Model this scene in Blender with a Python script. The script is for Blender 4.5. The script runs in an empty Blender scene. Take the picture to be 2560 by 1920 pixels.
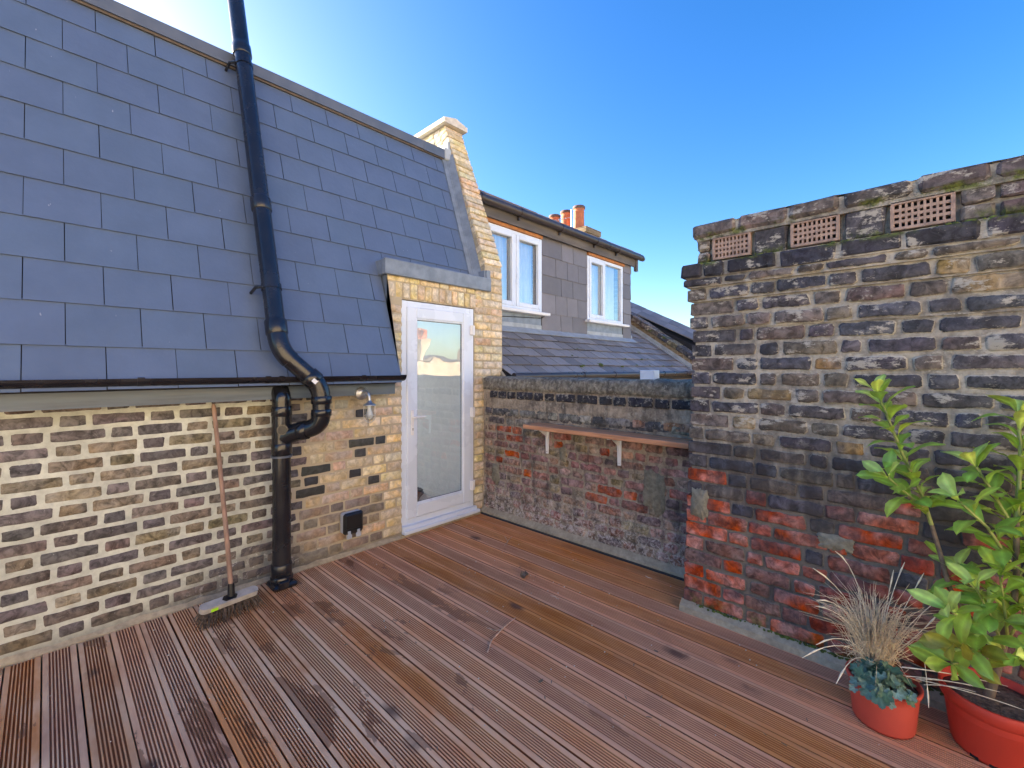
import bpy, bmesh, math, random
from mathutils import Vector, Matrix, noise as mnoise

R = math.radians
rng = random.Random(7)
scene = bpy.context.scene
COL = scene.collection

# ------------------------------------------------------------------ camera, sky, sun, exposure
F, CX, CV, EYE = 1100.0, 1280.0, 922.0, 1.45          # focal length, principal column, horizon row (2560 px wide photograph)
AZ = R(43.39)
FW = Vector((math.cos(AZ), math.sin(AZ), 0)); RT = Vector((math.sin(AZ), -math.cos(AZ), 0))
cam = bpy.data.cameras.new('camera'); cam_o = bpy.data.objects.new('camera', cam); COL.objects.link(cam_o)
cam_o.location = (0, 0, EYE); cam_o.rotation_euler = (R(90), 0, AZ - R(90))
cam.sensor_width = 36; cam.lens = F / 2560 * 36; cam.shift_y = -38 / 2560
cam.clip_start = 0.05; cam.clip_end = 2000
scene.camera = cam_o

SUN_DIR = Vector((-0.28, 0.96, 0)).normalized(); SUN_EL = R(18)
sun_az = math.atan2(SUN_DIR.x, SUN_DIR.y)              # clockwise from +Y
world = bpy.data.worlds.new('World'); scene.world = world; world.use_nodes = True
wn = world.node_tree; wn.nodes.clear()
sky = wn.nodes.new('ShaderNodeTexSky'); sky.sky_type = 'NISHITA'; sky.sun_disc = False
sky.sun_elevation = SUN_EL; sky.sun_rotation = sun_az
sky.altitude = 30; sky.air_density = 1.0; sky.dust_density = 1.2; sky.ozone_density = 2.4
bg = wn.nodes.new('ShaderNodeBackground'); bg.inputs['Strength'].default_value = 0.08
wo = wn.nodes.new('ShaderNodeOutputWorld')
hs = wn.nodes.new('ShaderNodeHueSaturation'); hs.inputs['Saturation'].default_value = 1.38; hs.inputs['Hue'].default_value = 0.511
wn.links.new(sky.outputs[0], hs.inputs['Color']); wn.links.new(hs.outputs[0], bg.inputs['Color']); wn.links.new(bg.outputs[0], wo.inputs['Surface'])
sl = bpy.data.lights.new('sun', 'SUN'); sl.energy = 5.0; sl.angle = R(0.5); sl.color = (1, 0.86, 0.68)
so = bpy.data.objects.new('sun', sl); COL.objects.link(so)
sd = Vector((SUN_DIR.x * math.cos(SUN_EL), SUN_DIR.y * math.cos(SUN_EL), math.sin(SUN_EL)))
so.rotation_euler = sd.to_track_quat('Z', 'Y').to_euler()
vs = scene.view_settings
vs.view_transform = 'Standard'; vs.look = 'None'; vs.exposure = 2.4; vs.gamma = 1; vs.use_curve_mapping = False
scene.cycles.max_bounces = 8; scene.cycles.transparent_max_bounces = 12
scene.cycles.use_denoising = True

def P(u, v, s):
    """world point seen at photograph pixel (u, v) at depth s"""
    p = (FW + RT * ((u - CX) / F)) * s
    return Vector((p.x, p.y, EYE + (CV - v) / F * s))

# ------------------------------------------------------------------ node helper
class NT:
    def __init__(s, name):
        s.m = bpy.data.materials.new(name); s.m.use_nodes = True; s.t = s.m.node_tree; s.t.nodes.clear()
        s.out = s.t.nodes.new('ShaderNodeOutputMaterial')
    def n(s, kind, **kw):
        nd = s.t.nodes.new('ShaderNode' + kind)
        for k, v in kw.items(): setattr(nd, k, v)
        return nd
    def put(s, sock, v):
        if isinstance(v, bpy.types.NodeSocket): s.t.links.new(v, sock)
        elif v is not None:
            if sock.type == 'RGBA' and not isinstance(v, (int, float)): v = tuple(v)[:3] + (1,)
            elif sock.type == 'RGBA': v = (v, v, v, 1)
            elif sock.type == 'VECTOR' and isinstance(v, (int, float)): v = (v, v, v)
            sock.default_value = v
    def pos(s): return s.n('NewGeometry').outputs['Position']
    def island(s): return s.n('NewGeometry').outputs['Random Per Island']
    def obj(s): return s.n('TexCoord').outputs['Object']
    def info(s): return s.n('ObjectInfo')
    def attr(s, name): return s.n('Attribute', attribute_name=name).outputs['Fac']
    def vmath(s, op, a, b=None):
        nd = s.n('VectorMath', operation=op); s.put(nd.inputs[0], a)
        if b is not None: s.put(nd.inputs[1], b)
        return nd.outputs[0]
    def m_(s, op, a, b=None, c=None, clamp=False):
        nd = s.n('Math', operation=op); nd.use_clamp = clamp; s.put(nd.inputs[0], a)
        if b is not None: s.put(nd.inputs[1], b)
        if c is not None: s.put(nd.inputs[2], c)
        return nd.outputs[0]
    def noise(s, vec, scale, detail=3, rough=0.55, dist=0, col=False):
        nd = s.n('TexNoise'); s.put(nd.inputs['Vector'], vec); nd.inputs['Scale'].default_value = scale
        nd.inputs['Detail'].default_value = detail; nd.inputs['Roughness'].default_value = rough; nd.inputs['Distortion'].default_value = dist
        return nd.outputs['Color' if col else 'Fac']
    def ss(s, v, a, b, lo=0, hi=1):
        nd = s.n('MapRange', interpolation_type='SMOOTHSTEP'); s.put(nd.inputs['Value'], v)
        for k, x in (('From Min', a), ('From Max', b), ('To Min', lo), ('To Max', hi)): s.put(nd.inputs[k], x)
        return nd.outputs[0]
    def mix(s, f, a, b, mode='MIX'):
        nd = s.n('Mix', data_type='RGBA', blend_type=mode); s.put(nd.inputs[0], f); s.put(nd.inputs[6], a); s.put(nd.inputs[7], b)
        return nd.outputs[2]
    def sep(s, v):
        nd = s.n('SeparateXYZ'); s.put(nd.inputs[0], v); return nd.outputs
    def hsv(s, c, h=0.5, sa=1, v=1):
        nd = s.n('HueSaturation'); s.put(nd.inputs['Color'], c); s.put(nd.inputs['Hue'], h); s.put(nd.inputs['Saturation'], sa); s.put(nd.inputs['Value'], v)
        return nd.outputs[0]
    def scale(s, c, f): return s._vs(c, f)
    def _vs(s, c, f):
        nd = s.n('VectorMath', operation='SCALE'); s.put(nd.inputs[0], c); s.put(nd.inputs['Scale'], f); return nd.outputs[0]
    def bump(s, h, dist=0.003, st=1.0, nrm=None):
        nd = s.n('Bump'); nd.inputs['Distance'].default_value = dist; nd.inputs['Strength'].default_value = st
        s.put(nd.inputs['Height'], h)
        if nrm is not None: s.put(nd.inputs['Normal'], nrm)
        return nd.outputs[0]
    def bsdf(s, col, rough=0.8, nrm=None, metal=0, spec=0.5, coat=0):
        b = s.n('BsdfPrincipled'); s.put(b.inputs['Base Color'], col); s.put(b.inputs['Roughness'], rough); s.put(b.inputs['Metallic'], metal)
        s.put(b.inputs['Specular IOR Level'], spec); s.put(b.inputs['Coat Weight'], coat)
        if nrm is not None: s.put(b.inputs['Normal'], nrm)
        s.t.links.new(b.outputs[0], s.out.inputs[0]); return b

MATS = {}
def plain(name, col, rough=0.6, var=0.12, scale=8, bump=0.0, bscale=60, metal=0, spec=0.5, dirt=None, dirt_amt=0.3, stretch=None):
    t = NT(name); p = t.pos()
    if stretch: p = t.vmath('MULTIPLY', p, stretch)
    nz = t.noise(p, scale, 4); f = t.ss(nz, 0.3, 0.7, 1 - var, 1 + var)
    c = t.scale(col, f)
    if dirt is not None:
        dn = t.noise(p, scale * 0.6 + 1.3, 6, 0.7); c = t.mix(t.ss(dn, 0.5, 0.75, 0, dirt_amt), c, dirt)
    nr = t.bump(t.noise(p, bscale, 4), bump) if bump else None
    rr = t.ss(nz, 0.3, 0.7, max(rough - 0.08, 0.03), min(rough + 0.08, 1))
    t.bsdf(c, rr, nr, metal, spec); MATS[name] = t.m
    return t.m

# ------------------------------------------------------------------ mesh helper
WL = {}
class MB:
    def __init__(s): s.v = []; s.f = []; s.mi = []; s.sm = []; s.rim = None
    def add(s, vs_, fs, mi=0, smooth=False):
        o = len(s.v); s.v += [Vector(q) for q in vs_]
        for f in fs: s.f.append(tuple(i + o for i in f)); s.mi.append(mi); s.sm.append(smooth)
    def box(s, lo, hi, mi=0, ch=0.0, jit=0.0, rg=None, M=None):
        x0, y0, z0 = lo; x1, y1, z1 = hi
        if ch <= 0:
            v = [(x0,y0,z0),(x1,y0,z0),(x1,y1,z0),(x0,y1,z0),(x0,y0,z1),(x1,y0,z1),(x1,y1,z1),(x0,y1,z1)]
            f = [(3,2,1,0),(4,5,6,7),(0,1,5,4),(1,2,6,5),(2,3,7,6),(3,0,4,7)]
            v = [Vector(q) for q in v]
        else:
            bm = bmesh.new(); bmesh.ops.create_cube(bm, size=1)
            for q in bm.verts: q.co = Vector(((x0+x1)/2 + q.co.x*(x1-x0), (y0+y1)/2 + q.co.y*(y1-y0), (z0+z1)/2 + q.co.z*(z1-z0)))
            bmesh.ops.bevel(bm, geom=list(bm.edges), offset=ch, segments=1, affect='EDGES', profile=0.5)
            bm.verts.index_update(); v = [q.co.copy() for q in bm.verts]; f = [tuple(q.index for q in fa.verts) for fa in bm.faces]; bm.free()
        if jit:
            rg = rg or rng
            v = [q + Vector((rg.uniform(-jit, jit), rg.uniform(-jit, jit), rg.uniform(-jit, jit))) for q in v]
        if M is not None: v = [M @ q for q in v]
        s.add(v, f, mi)
    def tube(s, pts, rad, n=12, mi=0, caps=True, smooth=True):
        pts = [Vector(p) for p in pts]; rads = rad if isinstance(rad, (list, tuple)) else [rad] * len(pts)
        rings = []; up = None
        for i, p in enumerate(pts):
            d = (pts[min(i+1, len(pts)-1)] - pts[max(i-1, 0)]).normalized()
            if up is None:
                up = Vector((0,0,1)) if abs(d.z) < 0.9 else Vector((1,0,0))
            x = (up - d * up.dot(d)).normalized(); y = d.cross(x); up = x
            rings.append([p + (x * math.cos(2*math.pi*k/n) + y * math.sin(2*math.pi*k/n)) * rads[i] for k in range(n)])
        v = [q for r in rings for q in r]; f = []
        for i in range(len(rings) - 1):
            for k in range(n):
                a = i*n + k; b = i*n + (k+1) % n; f.append((a, b, b+n, a+n))
        s.add(v, f, mi, smooth)
        if caps: s.add(rings[0], [tuple(reversed(range(n)))], mi); s.add(rings[-1], [tuple(range(n))], mi)
    def lathe(s, c, prof, n=24, mi=0, smooth=True, M=None):
        c = Vector(c); v = []
        for r, z in prof:
            for k in range(n):
                q = Vector((r*math.cos(2*math.pi*k/n), r*math.sin(2*math.pi*k/n), z))
                if M is not None: q = M @ q
                v.append(c + q)
        f = [(i*n+k, i*n+(k+1)%n, (i+1)*n+(k+1)%n, (i+1)*n+k) for i in range(len(prof)-1) for k in range(n)]
        s.add(v, f, mi, smooth)
    def prism(s, poly, h, mi=0):
        """polygon (list of 3-D points) swept by vector h"""
        n = len(poly); poly = [Vector(p) for p in poly]; h = Vector(h)
        s.add(poly + [p + h for p in poly], [tuple(reversed(range(n))), tuple(range(n, 2*n))] + [(i, (i+1) % n, (i+1) % n + n, i + n) for i in range(n)], mi)
    def grid(s, o, du, dv, nu, nv, fn=None, mi=0, smooth=True):
        o = Vector(o); du = Vector(du); dv = Vector(dv); v = []
        for j in range(nv+1):
            for i in range(nu+1):
                q = o + du*(i/nu) + dv*(j/nv)
                if fn: q = q + Vector(fn(q))
                v.append(q)
        s.add(v, [(j*(nu+1)+i, j*(nu+1)+i+1, (j+1)*(nu+1)+i+1, (j+1)*(nu+1)+i) for j in range(nv) for i in range(nu)], mi, smooth)
    def mesh(s, name, mats, o):
        me = bpy.data.meshes.new(name)
        me.from_pydata([tuple(q - o) for q in s.v], [], s.f)
        for m in (mats if isinstance(mats, (list, tuple)) else [mats]): me.materials.append(m if not isinstance(m, str) else MATS[m])
        me.polygons.foreach_set('material_index', s.mi); me.polygons.foreach_set('use_smooth', s.sm)
        if s.rim is not None:
            a = me.attributes.new('rim', 'FLOAT', 'POINT'); a.data.foreach_set('value', s.rim)
        bm = bmesh.new(); bm.from_mesh(me); bmesh.ops.recalc_face_normals(bm, faces=bm.faces); bm.to_mesh(me); bm.free()
        return me
    def build(s, name, mats, parent=None, loc=None, col=None, **tags):
        if loc is None:
            lo = Vector([min(q[i] for q in s.v) for i in range(3)]); hi = Vector([max(q[i] for q in s.v) for i in range(3)])
            loc = (lo + hi) / 2
        loc = Vector(loc)
        return link(name, s.mesh(name, mats, loc), parent, loc, col, **tags)

def link(name, me, parent=None, loc=(0,0,0), col=None, **tags):
    o = bpy.data.objects.new(name, me); COL.objects.link(o); loc = Vector(loc)
    WL[o.name] = loc
    if parent is not None: o.parent = parent; o.location = loc - WL[parent.name]
    else: o.location = loc
    if col is not None: o.color = tuple(col)[:3] + (1,)
    for k, v in tags.items(): o[k] = v
    return o
def thing(name, label, cat, loc=(0,0,0), group=None):
    o = link(name, None, None, loc, label=label, category=cat)
    if group: o['group'] = group
    return o

def brick_mb(w, h, proud, to_world, rg, depth=0.02, jit=0.0028, inset=0.007, cr=0.006):
    """one worn brick set in a wall; to_world(a, b, d) places it, d pointing out of the wall"""
    na = 5 if w > 0.15 else 3; W, Hh = w/2, h/2
    out = []
    for i in range(na): out.append((-W + cr + (2*W - 2*cr)*i/(na-1), -Hh))
    for i in range(2): out.append((W, -Hh + cr + (2*Hh - 2*cr)*i))
    for i in range(na): out.append((W - cr - (2*W - 2*cr)*i/(na-1), Hh))
    for i in range(2): out.append((-W, Hh - cr - (2*Hh - 2*cr)*i))
    n = len(out); out = [(a + rg.uniform(-jit, jit), b + rg.uniform(-jit, jit)) for a, b in out]
    tilt = rg.uniform(-0.012, 0.012), rg.uniform(-0.03, 0.03)
    v = [to_world(a, b, -depth) for a, b in out]
    v += [to_world(a, b, proud - 0.005 + a*tilt[0] + b*tilt[1] + rg.uniform(-.001, .001)) for a, b in out]
    fi = min(inset, h*0.25)
    v += [to_world(a*(W-fi)/W, b*(Hh-fi)/Hh, proud + a*tilt[0] + b*tilt[1] + rg.uniform(-.0012, .0012)) for a, b in out]
    m = MB()
    f = [(i, (i+1) % n, (i+1) % n + n, i + n) for i in range(n)]
    m.add(v, f, 0, False)
    m.f += [(i+n, (i+1) % n + n, (i+1) % n + 2*n, i + 2*n) for i in range(n)]; m.mi += [0]*n; m.sm += [True]*n
    m.f.append(tuple(range(2*n, 3*n))); m.mi.append(0); m.sm.append(True)
    m.rim = [1.0]*(2*n) + [0.0]*n
    return m

# ------------------------------------------------------------------ materials
def brick_mat(name, mortar, smear=0.5, thr=0.78, hook=None, bump=0.005, spec=0.3, speck=0.5, con=0.62, over=0.18):
    t = NT(name); inf = t.info(); p = t.pos()
    rnd = inf.outputs['Random']; isl = t.island()
    off = t._vs((13.1, 7.7, 21.3), t.m_('ADD', rnd, isl))
    q = t.vmath('ADD', p, off)
    base = inf.outputs['Color']
    n1 = t.noise(q, 22, 5, 0.65, 0.6); n2 = t.noise(q, 90, 4, 0.6); n3 = t.noise(q, 9, 2, 0.5)
    c = t.scale(base, t.ss(n1, 0.28, 0.72, 1 - con, 1 + con))
    c = t.hsv(c, 0.5, t.ss(n3, 0.3, 0.7, 0.7, 1.25), t.ss(isl, 0, 1, 0.8, 1.2))
    c = t.mix(t.ss(n2, 0.62, 0.72, 0, speck), c, t.scale(base, 0.25))
    c = t.mix(t.ss(t.noise(q, 60, 3, 0.7), 0.66, 0.74, 0, speck), c, t.scale(mortar, 0.9))
    rim = t.attr('rim'); nm = t.noise(p, 48, 4, 0.65); nl = t.noise(p, 2.3, 3)
    sm = t.m_('ADD', t.m_('MULTIPLY', rim, smear), t.m_('MULTIPLY', nm, 0.8))
    sm = t.m_('ADD', sm, t.ss(nl, 0.45, 0.75, 0, over))
    msk = t.ss(sm, thr, thr + 0.09)
    mc = t.scale(mortar, t.ss(t.noise(p, 30, 4), 0.3, 0.7, 0.75, 1.15))
    c = t.mix(msk, c, mc)
    if hook: c = hook(t, p, c, msk)
    hgt = t.m_('ADD', t.m_('MULTIPLY', n1, 0.7), t.m_('MULTIPLY', n2, 0.35))
    t.bsdf(c, 0.85, t.bump(hgt, bump), 0, spec); MATS[name] = t.m
def mortar_mat(name, mortar, hook=None, bump=0.005, var=0.3):
    t = NT(name); p = t.pos(); n1 = t.noise(p, 30, 5, 0.65); n2 = t.noise(p, 140, 3); n0 = t.noise(p, 4, 3)
    c = t.scale(mortar, t.ss(n1, 0.3, 0.7, 1 - var, 1 + var * 0.6))
    c = t.scale(c, t.ss(n0, 0.3, 0.7, 0.85, 1.1))
    if hook: c = hook(t, p, c, None)
    t.bsdf(c, 0.9, t.bump(t.m_('ADD', n1, t.m_('MULTIPLY', n2, 0.4)), bump), 0, 0.25); MATS[name] = t.m

M_CREAM = (0.60, 0.62, 0.54); M_TAN = (0.50, 0.43, 0.31); M_GREY = (0.40, 0.33, 0.25); M_OLD = (0.47, 0.43, 0.35)
def hook_left(t, p, c, msk):
    x, y, z = t.sep(p)
    # tar and old limewash stains low on the wall near the stack pipe
    d = t.m_('ADD', t.m_('MULTIPLY', t.m_('ABSOLUTE', t.m_('SUBTRACT', x, 1.0)), 0.5), z)
    ns = t.noise(p, 9, 5, 0.7)
    k = t.m_('SUBTRACT', 1, t.ss(t.m_('ADD', d, t.m_('MULTIPLY', ns, 0.3)), 0.34, 0.58))
    tar = t.mix(t.ss(t.noise(p, 26, 5, 0.7), 0.42, 0.55), (0.055, 0.058, 0.075), (0.16, 0.14, 0.13))
    tar = t.mix(t.ss(t.noise(p, 17, 6, 0.75, 1.0), 0.56, 0.64), tar, (0.5, 0.5, 0.5))
    c = t.mix(t.m_('MULTIPLY', k, 0.72), c, tar)
    # dark grime along the foot of the wall
    k2 = t.m_('SUBTRACT', 1, t.ss(t.m_('ADD', z, t.m_('MULTIPLY', ns, 0.08)), 0.05, 0.15))
    return t.mix(t.m_('MULTIPLY', k2, 0.5), c, (0.10, 0.095, 0.085))
def hook_back(t, p, c, msk):
    x, y, z = t.sep(p)
    ns = t.noise(p, 5, 6, 0.7); nf = t.noise(p, 24, 5, 0.75)
    streak = t.noise(t.vmath('MULTIPLY', p, (1, 1, 0.22)), 16, 5, 0.65)
    c = t.mix(t.ss(ns, 0.46, 0.66, 0, 0.62), c, (0.042, 0.040, 0.043))
    c = t.mix(t.ss(streak, 0.50, 0.66, 0, 0.5), c, (0.05, 0.045, 0.046))
    up = t.ss(z, 0.86, 1.06)
    c = t.mix(t.m_('MULTIPLY', up, t.ss(nf, 0.53, 0.65, 0, 0.6)), c, (0.50, 0.46, 0.38))
    lo = t.m_('SUBTRACT', 1, t.ss(t.m_('ADD', z, t.m_('MULTIPLY', ns, 0.3)), 0.2, 0.66))
    c = t.mix(t.m_('MULTIPLY', lo, t.ss(t.noise(p, 30, 6, 0.8, 1.2), 0.46, 0.60, 0, 0.8)), c, (0.64, 0.59, 0.55))
    return c
def hook_pier(t, p, c, msk):
    x, y, z = t.sep(p)
    ns = t.noise(p, 4.2, 5, 0.7); nf = t.noise(p, 30, 5, 0.75)
    streak = t.noise(t.vmath('MULTIPLY', p, (1, 1, 0.18)), 11, 5, 0.6)
    if msk is None or True:
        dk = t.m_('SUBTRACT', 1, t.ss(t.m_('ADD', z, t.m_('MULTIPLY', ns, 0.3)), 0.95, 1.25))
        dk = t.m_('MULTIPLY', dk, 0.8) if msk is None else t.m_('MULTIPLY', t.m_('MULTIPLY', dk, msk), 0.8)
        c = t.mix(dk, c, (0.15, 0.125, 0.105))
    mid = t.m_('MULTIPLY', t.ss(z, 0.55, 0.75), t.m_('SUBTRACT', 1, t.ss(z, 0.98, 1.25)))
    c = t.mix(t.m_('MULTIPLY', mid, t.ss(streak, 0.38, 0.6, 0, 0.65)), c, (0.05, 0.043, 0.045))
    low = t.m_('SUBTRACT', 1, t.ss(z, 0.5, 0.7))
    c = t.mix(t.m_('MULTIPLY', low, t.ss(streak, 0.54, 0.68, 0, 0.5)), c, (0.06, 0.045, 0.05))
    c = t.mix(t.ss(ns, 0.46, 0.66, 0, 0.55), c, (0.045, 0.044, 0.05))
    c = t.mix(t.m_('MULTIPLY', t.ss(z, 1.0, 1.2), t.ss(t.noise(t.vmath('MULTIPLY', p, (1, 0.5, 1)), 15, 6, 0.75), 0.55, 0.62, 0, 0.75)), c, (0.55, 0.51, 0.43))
    # moss on the ledges and at the foot
    lm = t.m_('MULTIPLY', t.ss(z, 2.03, 2.055), t.m_('SUBTRACT', 1, t.ss(z, 2.075, 2.12)))
    lm2 = t.m_('MULTIPLY', t.ss(z, 2.19, 2.21), t.m_('SUBTRACT', 1, t.ss(z, 2.225, 2.25)))
    ft = t.m_('SUBTRACT', 1, t.ss(z, 0.03, 0.15))
    mm = t.m_('MAXIMUM', t.m_('MAXIMUM', lm, lm2), ft)
    mm = t.m_('MULTIPLY', mm, t.ss(t.noise(p, 8, 5, 0.7), 0.46, 0.6, 0, 0.9))
    return t.mix(mm, c, t.mix(t.ss(nf, 0.4, 0.6), (0.035, 0.05, 0.012), (0.14, 0.17, 0.03)))
brick_mat('brick_left', M_CREAM, 0.24, 0.75, hook_left)
brick_mat('brick_yellow', M_TAN, 0.14, 0.76, None, 0.0025, speck=0.25, con=0.3)
brick_mat('brick_back', M_GREY, 0.42, 0.76, hook_back, bump=0.005)
brick_mat('brick_pier', M_OLD, 0.46, 0.76, hook_pier, bump=0.005, over=0.34)
mortar_mat('mortar_cream', M_CREAM, hook_left, 0.004, 0.14)
mortar_mat('mortar_tan', M_TAN, None, 0.004, 0.2)
def hook_leftmix(t, p, c, msk):
    x, y, z = t.sep(p)
    f = t.ss(t.m_('ADD', x, t.m_('MULTIPLY', t.noise(p, 6), 0.3)), 1.2, 1.42)
    return hook_left(t, p, t.mix(f, c, t.scale(M_TAN, 0.95)), msk)
mortar_mat('mortar_leftwall', M_CREAM, hook_leftmix, 0.004, 0.14)
mortar_mat('mortar_back', M_GREY, hook_back, 0.007)
mortar_mat('mortar_pier', (0.45, 0.41, 0.34), hook_pier, 0.007)
mortar_mat('cement_patch', (0.27, 0.25, 0.19), None, 0.004, 0.3)
mortar_mat('cement', (0.42, 0.365, 0.27), None, 0.003, 0.2)
mortar_mat('render_band', (0.30, 0.27, 0.21), hook_back, 0.012, 0.5)
mortar_mat('render_grey', (0.7, 0.69, 0.66), None, 0.003, 0.12)

def slate_mat(name, col, rough, marks=0.5, var=0.12, spec=0.5, lichen=0.0):
    t = NT(name); p = t.pos(); inf = t.info(); rnd = inf.outputs['Random']; isl = t.island()
    c = t.hsv(col, t.ss(rnd, 0, 1, 0.498, 0.503), t.ss(isl, 0, 1, 0.94, 1.06), t.ss(t.m_('FRACT', t.m_('MULTIPLY', t.m_('ADD', rnd, isl), 7.31)), 0, 1, 1 - var, 1 + var))
    c = t.scale(c, t.ss(t.noise(p, 5, 4, 0.6), 0.3, 0.7, 0.94, 1.06))
    scr = t.noise(t.vmath('MULTIPLY', p, (1, 0.4, 0.45)), 38, 2, 0.5)
    c = t.mix(t.ss(scr, 0.76, 0.80, 0, marks), c, (0.5, 0.5, 0.55))
    if lichen:
        c = t.mix(t.ss(t.noise(p, 14, 5, 0.7), 0.52, 0.72, 0, lichen), c, (0.23, 0.22, 0.17))
        c = t.mix(t.ss(t.noise(p, 9, 6, 0.8), 0.66, 0.72, 0, lichen), c, (0.12, 0.13, 0.03))
    n = t.noise(p, 55, 4); t.bsdf(c, t.ss(n, 0.3, 0.7, rough - 0.06, rough + 0.06), t.bump(t.noise(p, 26, 5), 0.0012), 0, spec); MATS[name] = t.m
slate_mat('slate_new', (0.108, 0.150, 0.238), 0.38, 0.5, 0.025, 0.5)
slate_mat('slate_hung', (0.18, 0.17, 0.185), 0.5, 0.2, 0.22, 0.4, 0.15)
slate_mat('slate_old', (0.255, 0.24, 0.24), 0.55, 0.3, 0.26, 0.4, 0.6)
plain('underlay', (0.02, 0.02, 0.025), 0.8)
plain('pipe_black', (0.012, 0.013, 0.018), 0.22, 0.2, 5, dirt=(0.10, 0.10, 0.10), dirt_amt=0.12, spec=0.6)
plain('gutter_black', (0.011, 0.011, 0.016), 0.25, 0.2, 5, spec=0.6)
plain('gutter_brown', (0.045, 0.035, 0.035), 0.35, 0.2, 5)
plain('lead', (0.19, 0.235, 0.30), 0.48, 0.22, 9, 0.002, 14, dirt=(0.24, 0.26, 0.28), dirt_amt=0.35)
plain('lead_pale', (0.34, 0.38, 0.42), 0.5, 0.18, 9, 0.002, 14)
plain('trim_grey', (0.095, 0.115, 0.155), 0.4, 0.1, 6, dirt=(0.3, 0.29, 0.27), dirt_amt=0.2)
plain('fascia_grey', (0.10, 0.13, 0.165), 0.45, 0.25, 4, dirt=(0.22, 0.22, 0.21), dirt_amt=0.4, stretch=(0.5, 1, 6))
plain('batten_wood', (0.11, 0.088, 0.075), 0.8, 0.2, 20)
plain('upvc', (0.70, 0.78, 0.90), 0.28, 0.03, 3, spec=0.5)
plain('white_paint', (0.8, 0.81, 0.83), 0.35, 0.05, 3)
plain('seal_grey', (0.10, 0.10, 0.11), 0.6)
plain('capstone', (0.62, 0.58, 0.50), 0.75, 0.12, 20, 0.002)
plain('timber_old', (0.125, 0.112, 0.105), 0.8, 0.35, 10, 0.003, 30, stretch=(0.15, 1, 1))
plain('timber_orange', (0.42, 0.17, 0.05), 0.7, 0.2, 10)
plain('terracotta', (0.50, 0.16, 0.07), 0.75, 0.2, 9, 0.002, dirt=(0.2, 0.12, 0.1), dirt_amt=0.5)
plain('terracotta_dark', (0.13, 0.085, 0.075), 0.8, 0.3, 12)
plain('airbrick', (0.40, 0.28, 0.22), 0.8, 0.2, 30, 0.002, dirt=(0.16, 0.11, 0.11), dirt_amt=0.6)
plain('void', (0.012, 0.010, 0.012), 0.9)
plain('zinc', (0.55, 0.56, 0.56), 0.38, 0.15, 30, metal=0.85)
plain('bulb_white', (0.75, 0.76, 0.78), 0.3, 0.03)
plain('socket_black', (0.012, 0.013, 0.016), 0.35, 0.1)
plain('socket_grey', (0.42, 0.46, 0.52), 0.4, 0.06)
plain('broom_wood', (0.33, 0.205, 0.145), 0.75, 0.3, 30, 0.001, 80, stretch=(1, 1, 0.12), dirt=(0.4, 0.33, 0.28), dirt_amt=0.5)
plain('broom_block', (0.43, 0.41, 0.38), 0.7, 0.15, 25, 0.001, 60)
plain('bristle', (0.12, 0.09, 0.07), 0.8, 0.7, 90)
plain('lime_sticker', (0.42, 0.85, 0.03), 0.5)
plain('white_sticker', (0.75, 0.75, 0.75), 0.5)
plain('shelf_wood', (0.56, 0.27, 0.14), 0.5, 0.25, 14, 0.001, 60, stretch=(3, 0.25, 3), dirt=(0.42, 0.26, 0.17), dirt_amt=0.4)
plain('pot_red', (0.62, 0.055, 0.03), 0.55, 0.05, 4, 0.0006, 160)
plain('pot_terracotta', (0.60, 0.085, 0.055), 0.6, 0.06, 4, 0.0006, 160)
plain('soil', (0.14, 0.105, 0.08), 0.95, 0.5, 60, 0.01, 70, dirt=(0.14, 0.12, 0.08), dirt_amt=0.6)
plain('dry_grass', (0.92, 0.74, 0.48), 0.7, 0.35, 50)
plain('dry_stalk', (0.88, 0.78, 0.58), 0.6, 0.2, 50)
plain('bark_brown', (0.20, 0.145, 0.105), 0.8, 0.3, 30, 0.002, 60)
plain('stem_green', (0.33, 0.36, 0.10), 0.55, 0.2, 20)
plain('dead_leaf', (0.20, 0.145, 0.10), 0.7, 0.35, 40)
plain('twig', (0.62, 0.42, 0.30), 0.7, 0.4, 40)
plain('carpet', (0.60, 0.585, 0.57), 0.95, 0.1, 60, 0.002, 200)
plain('plaster', (0.80, 0.82, 0.85), 0.7, 0.02)
plain('curtain', (0.74, 0.78, 0.80), 0.85, 0.05)
plain('shoe_dark', (0.035, 0.035, 0.05), 0.7, 0.2, 30)
plain('shoe_sole', (0.16, 0.16, 0.18), 0.7)
plain('membrane', (0.03, 0.032, 0.04), 0.6)
plain('ground', (0.10, 0.10, 0.085), 0.9, 0.3, 0.05)
plain('roof_far', (0.16, 0.13, 0.115), 0.7, 0.25, 3)
plain('moss_green', (0.10, 0.13, 0.025), 0.95, 0.5, 30)
plain('steel', (0.5, 0.5, 0.52), 0.3, 0.1, metal=1)

def far_brick(name, a, b):
    t = NT(name); p = t.pos(); x, y, z = t.sep(p)
    v = t.n('CombineXYZ'); t.put(v.inputs[0], t.m_('ADD', x, y)); t.put(v.inputs[1], z)
    bt = t.n('TexBrick'); t.put(bt.inputs['Vector'], v.outputs[0]); bt.inputs['Scale'].default_value = 1.0
    bt.inputs['Brick Width'].default_value = 0.225; bt.inputs['Row Height'].default_value = 0.075; bt.inputs['Mortar Size'].default_value = 0.008
    t.put(bt.inputs['Color1'], a); t.put(bt.inputs['Color2'], b); t.put(bt.inputs['Mortar'], (0.35, 0.29, 0.2))
    c = t.scale(bt.outputs['Color'], t.ss(t.noise(p, 1.2, 5), 0.3, 0.7, 0.75, 1.2)); t.bsdf(c, 0.9, None, 0, 0.2); MATS[name] = t.m
far_brick('brick_far', (0.52, 0.43, 0.31), (0.44, 0.35, 0.24))
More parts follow.
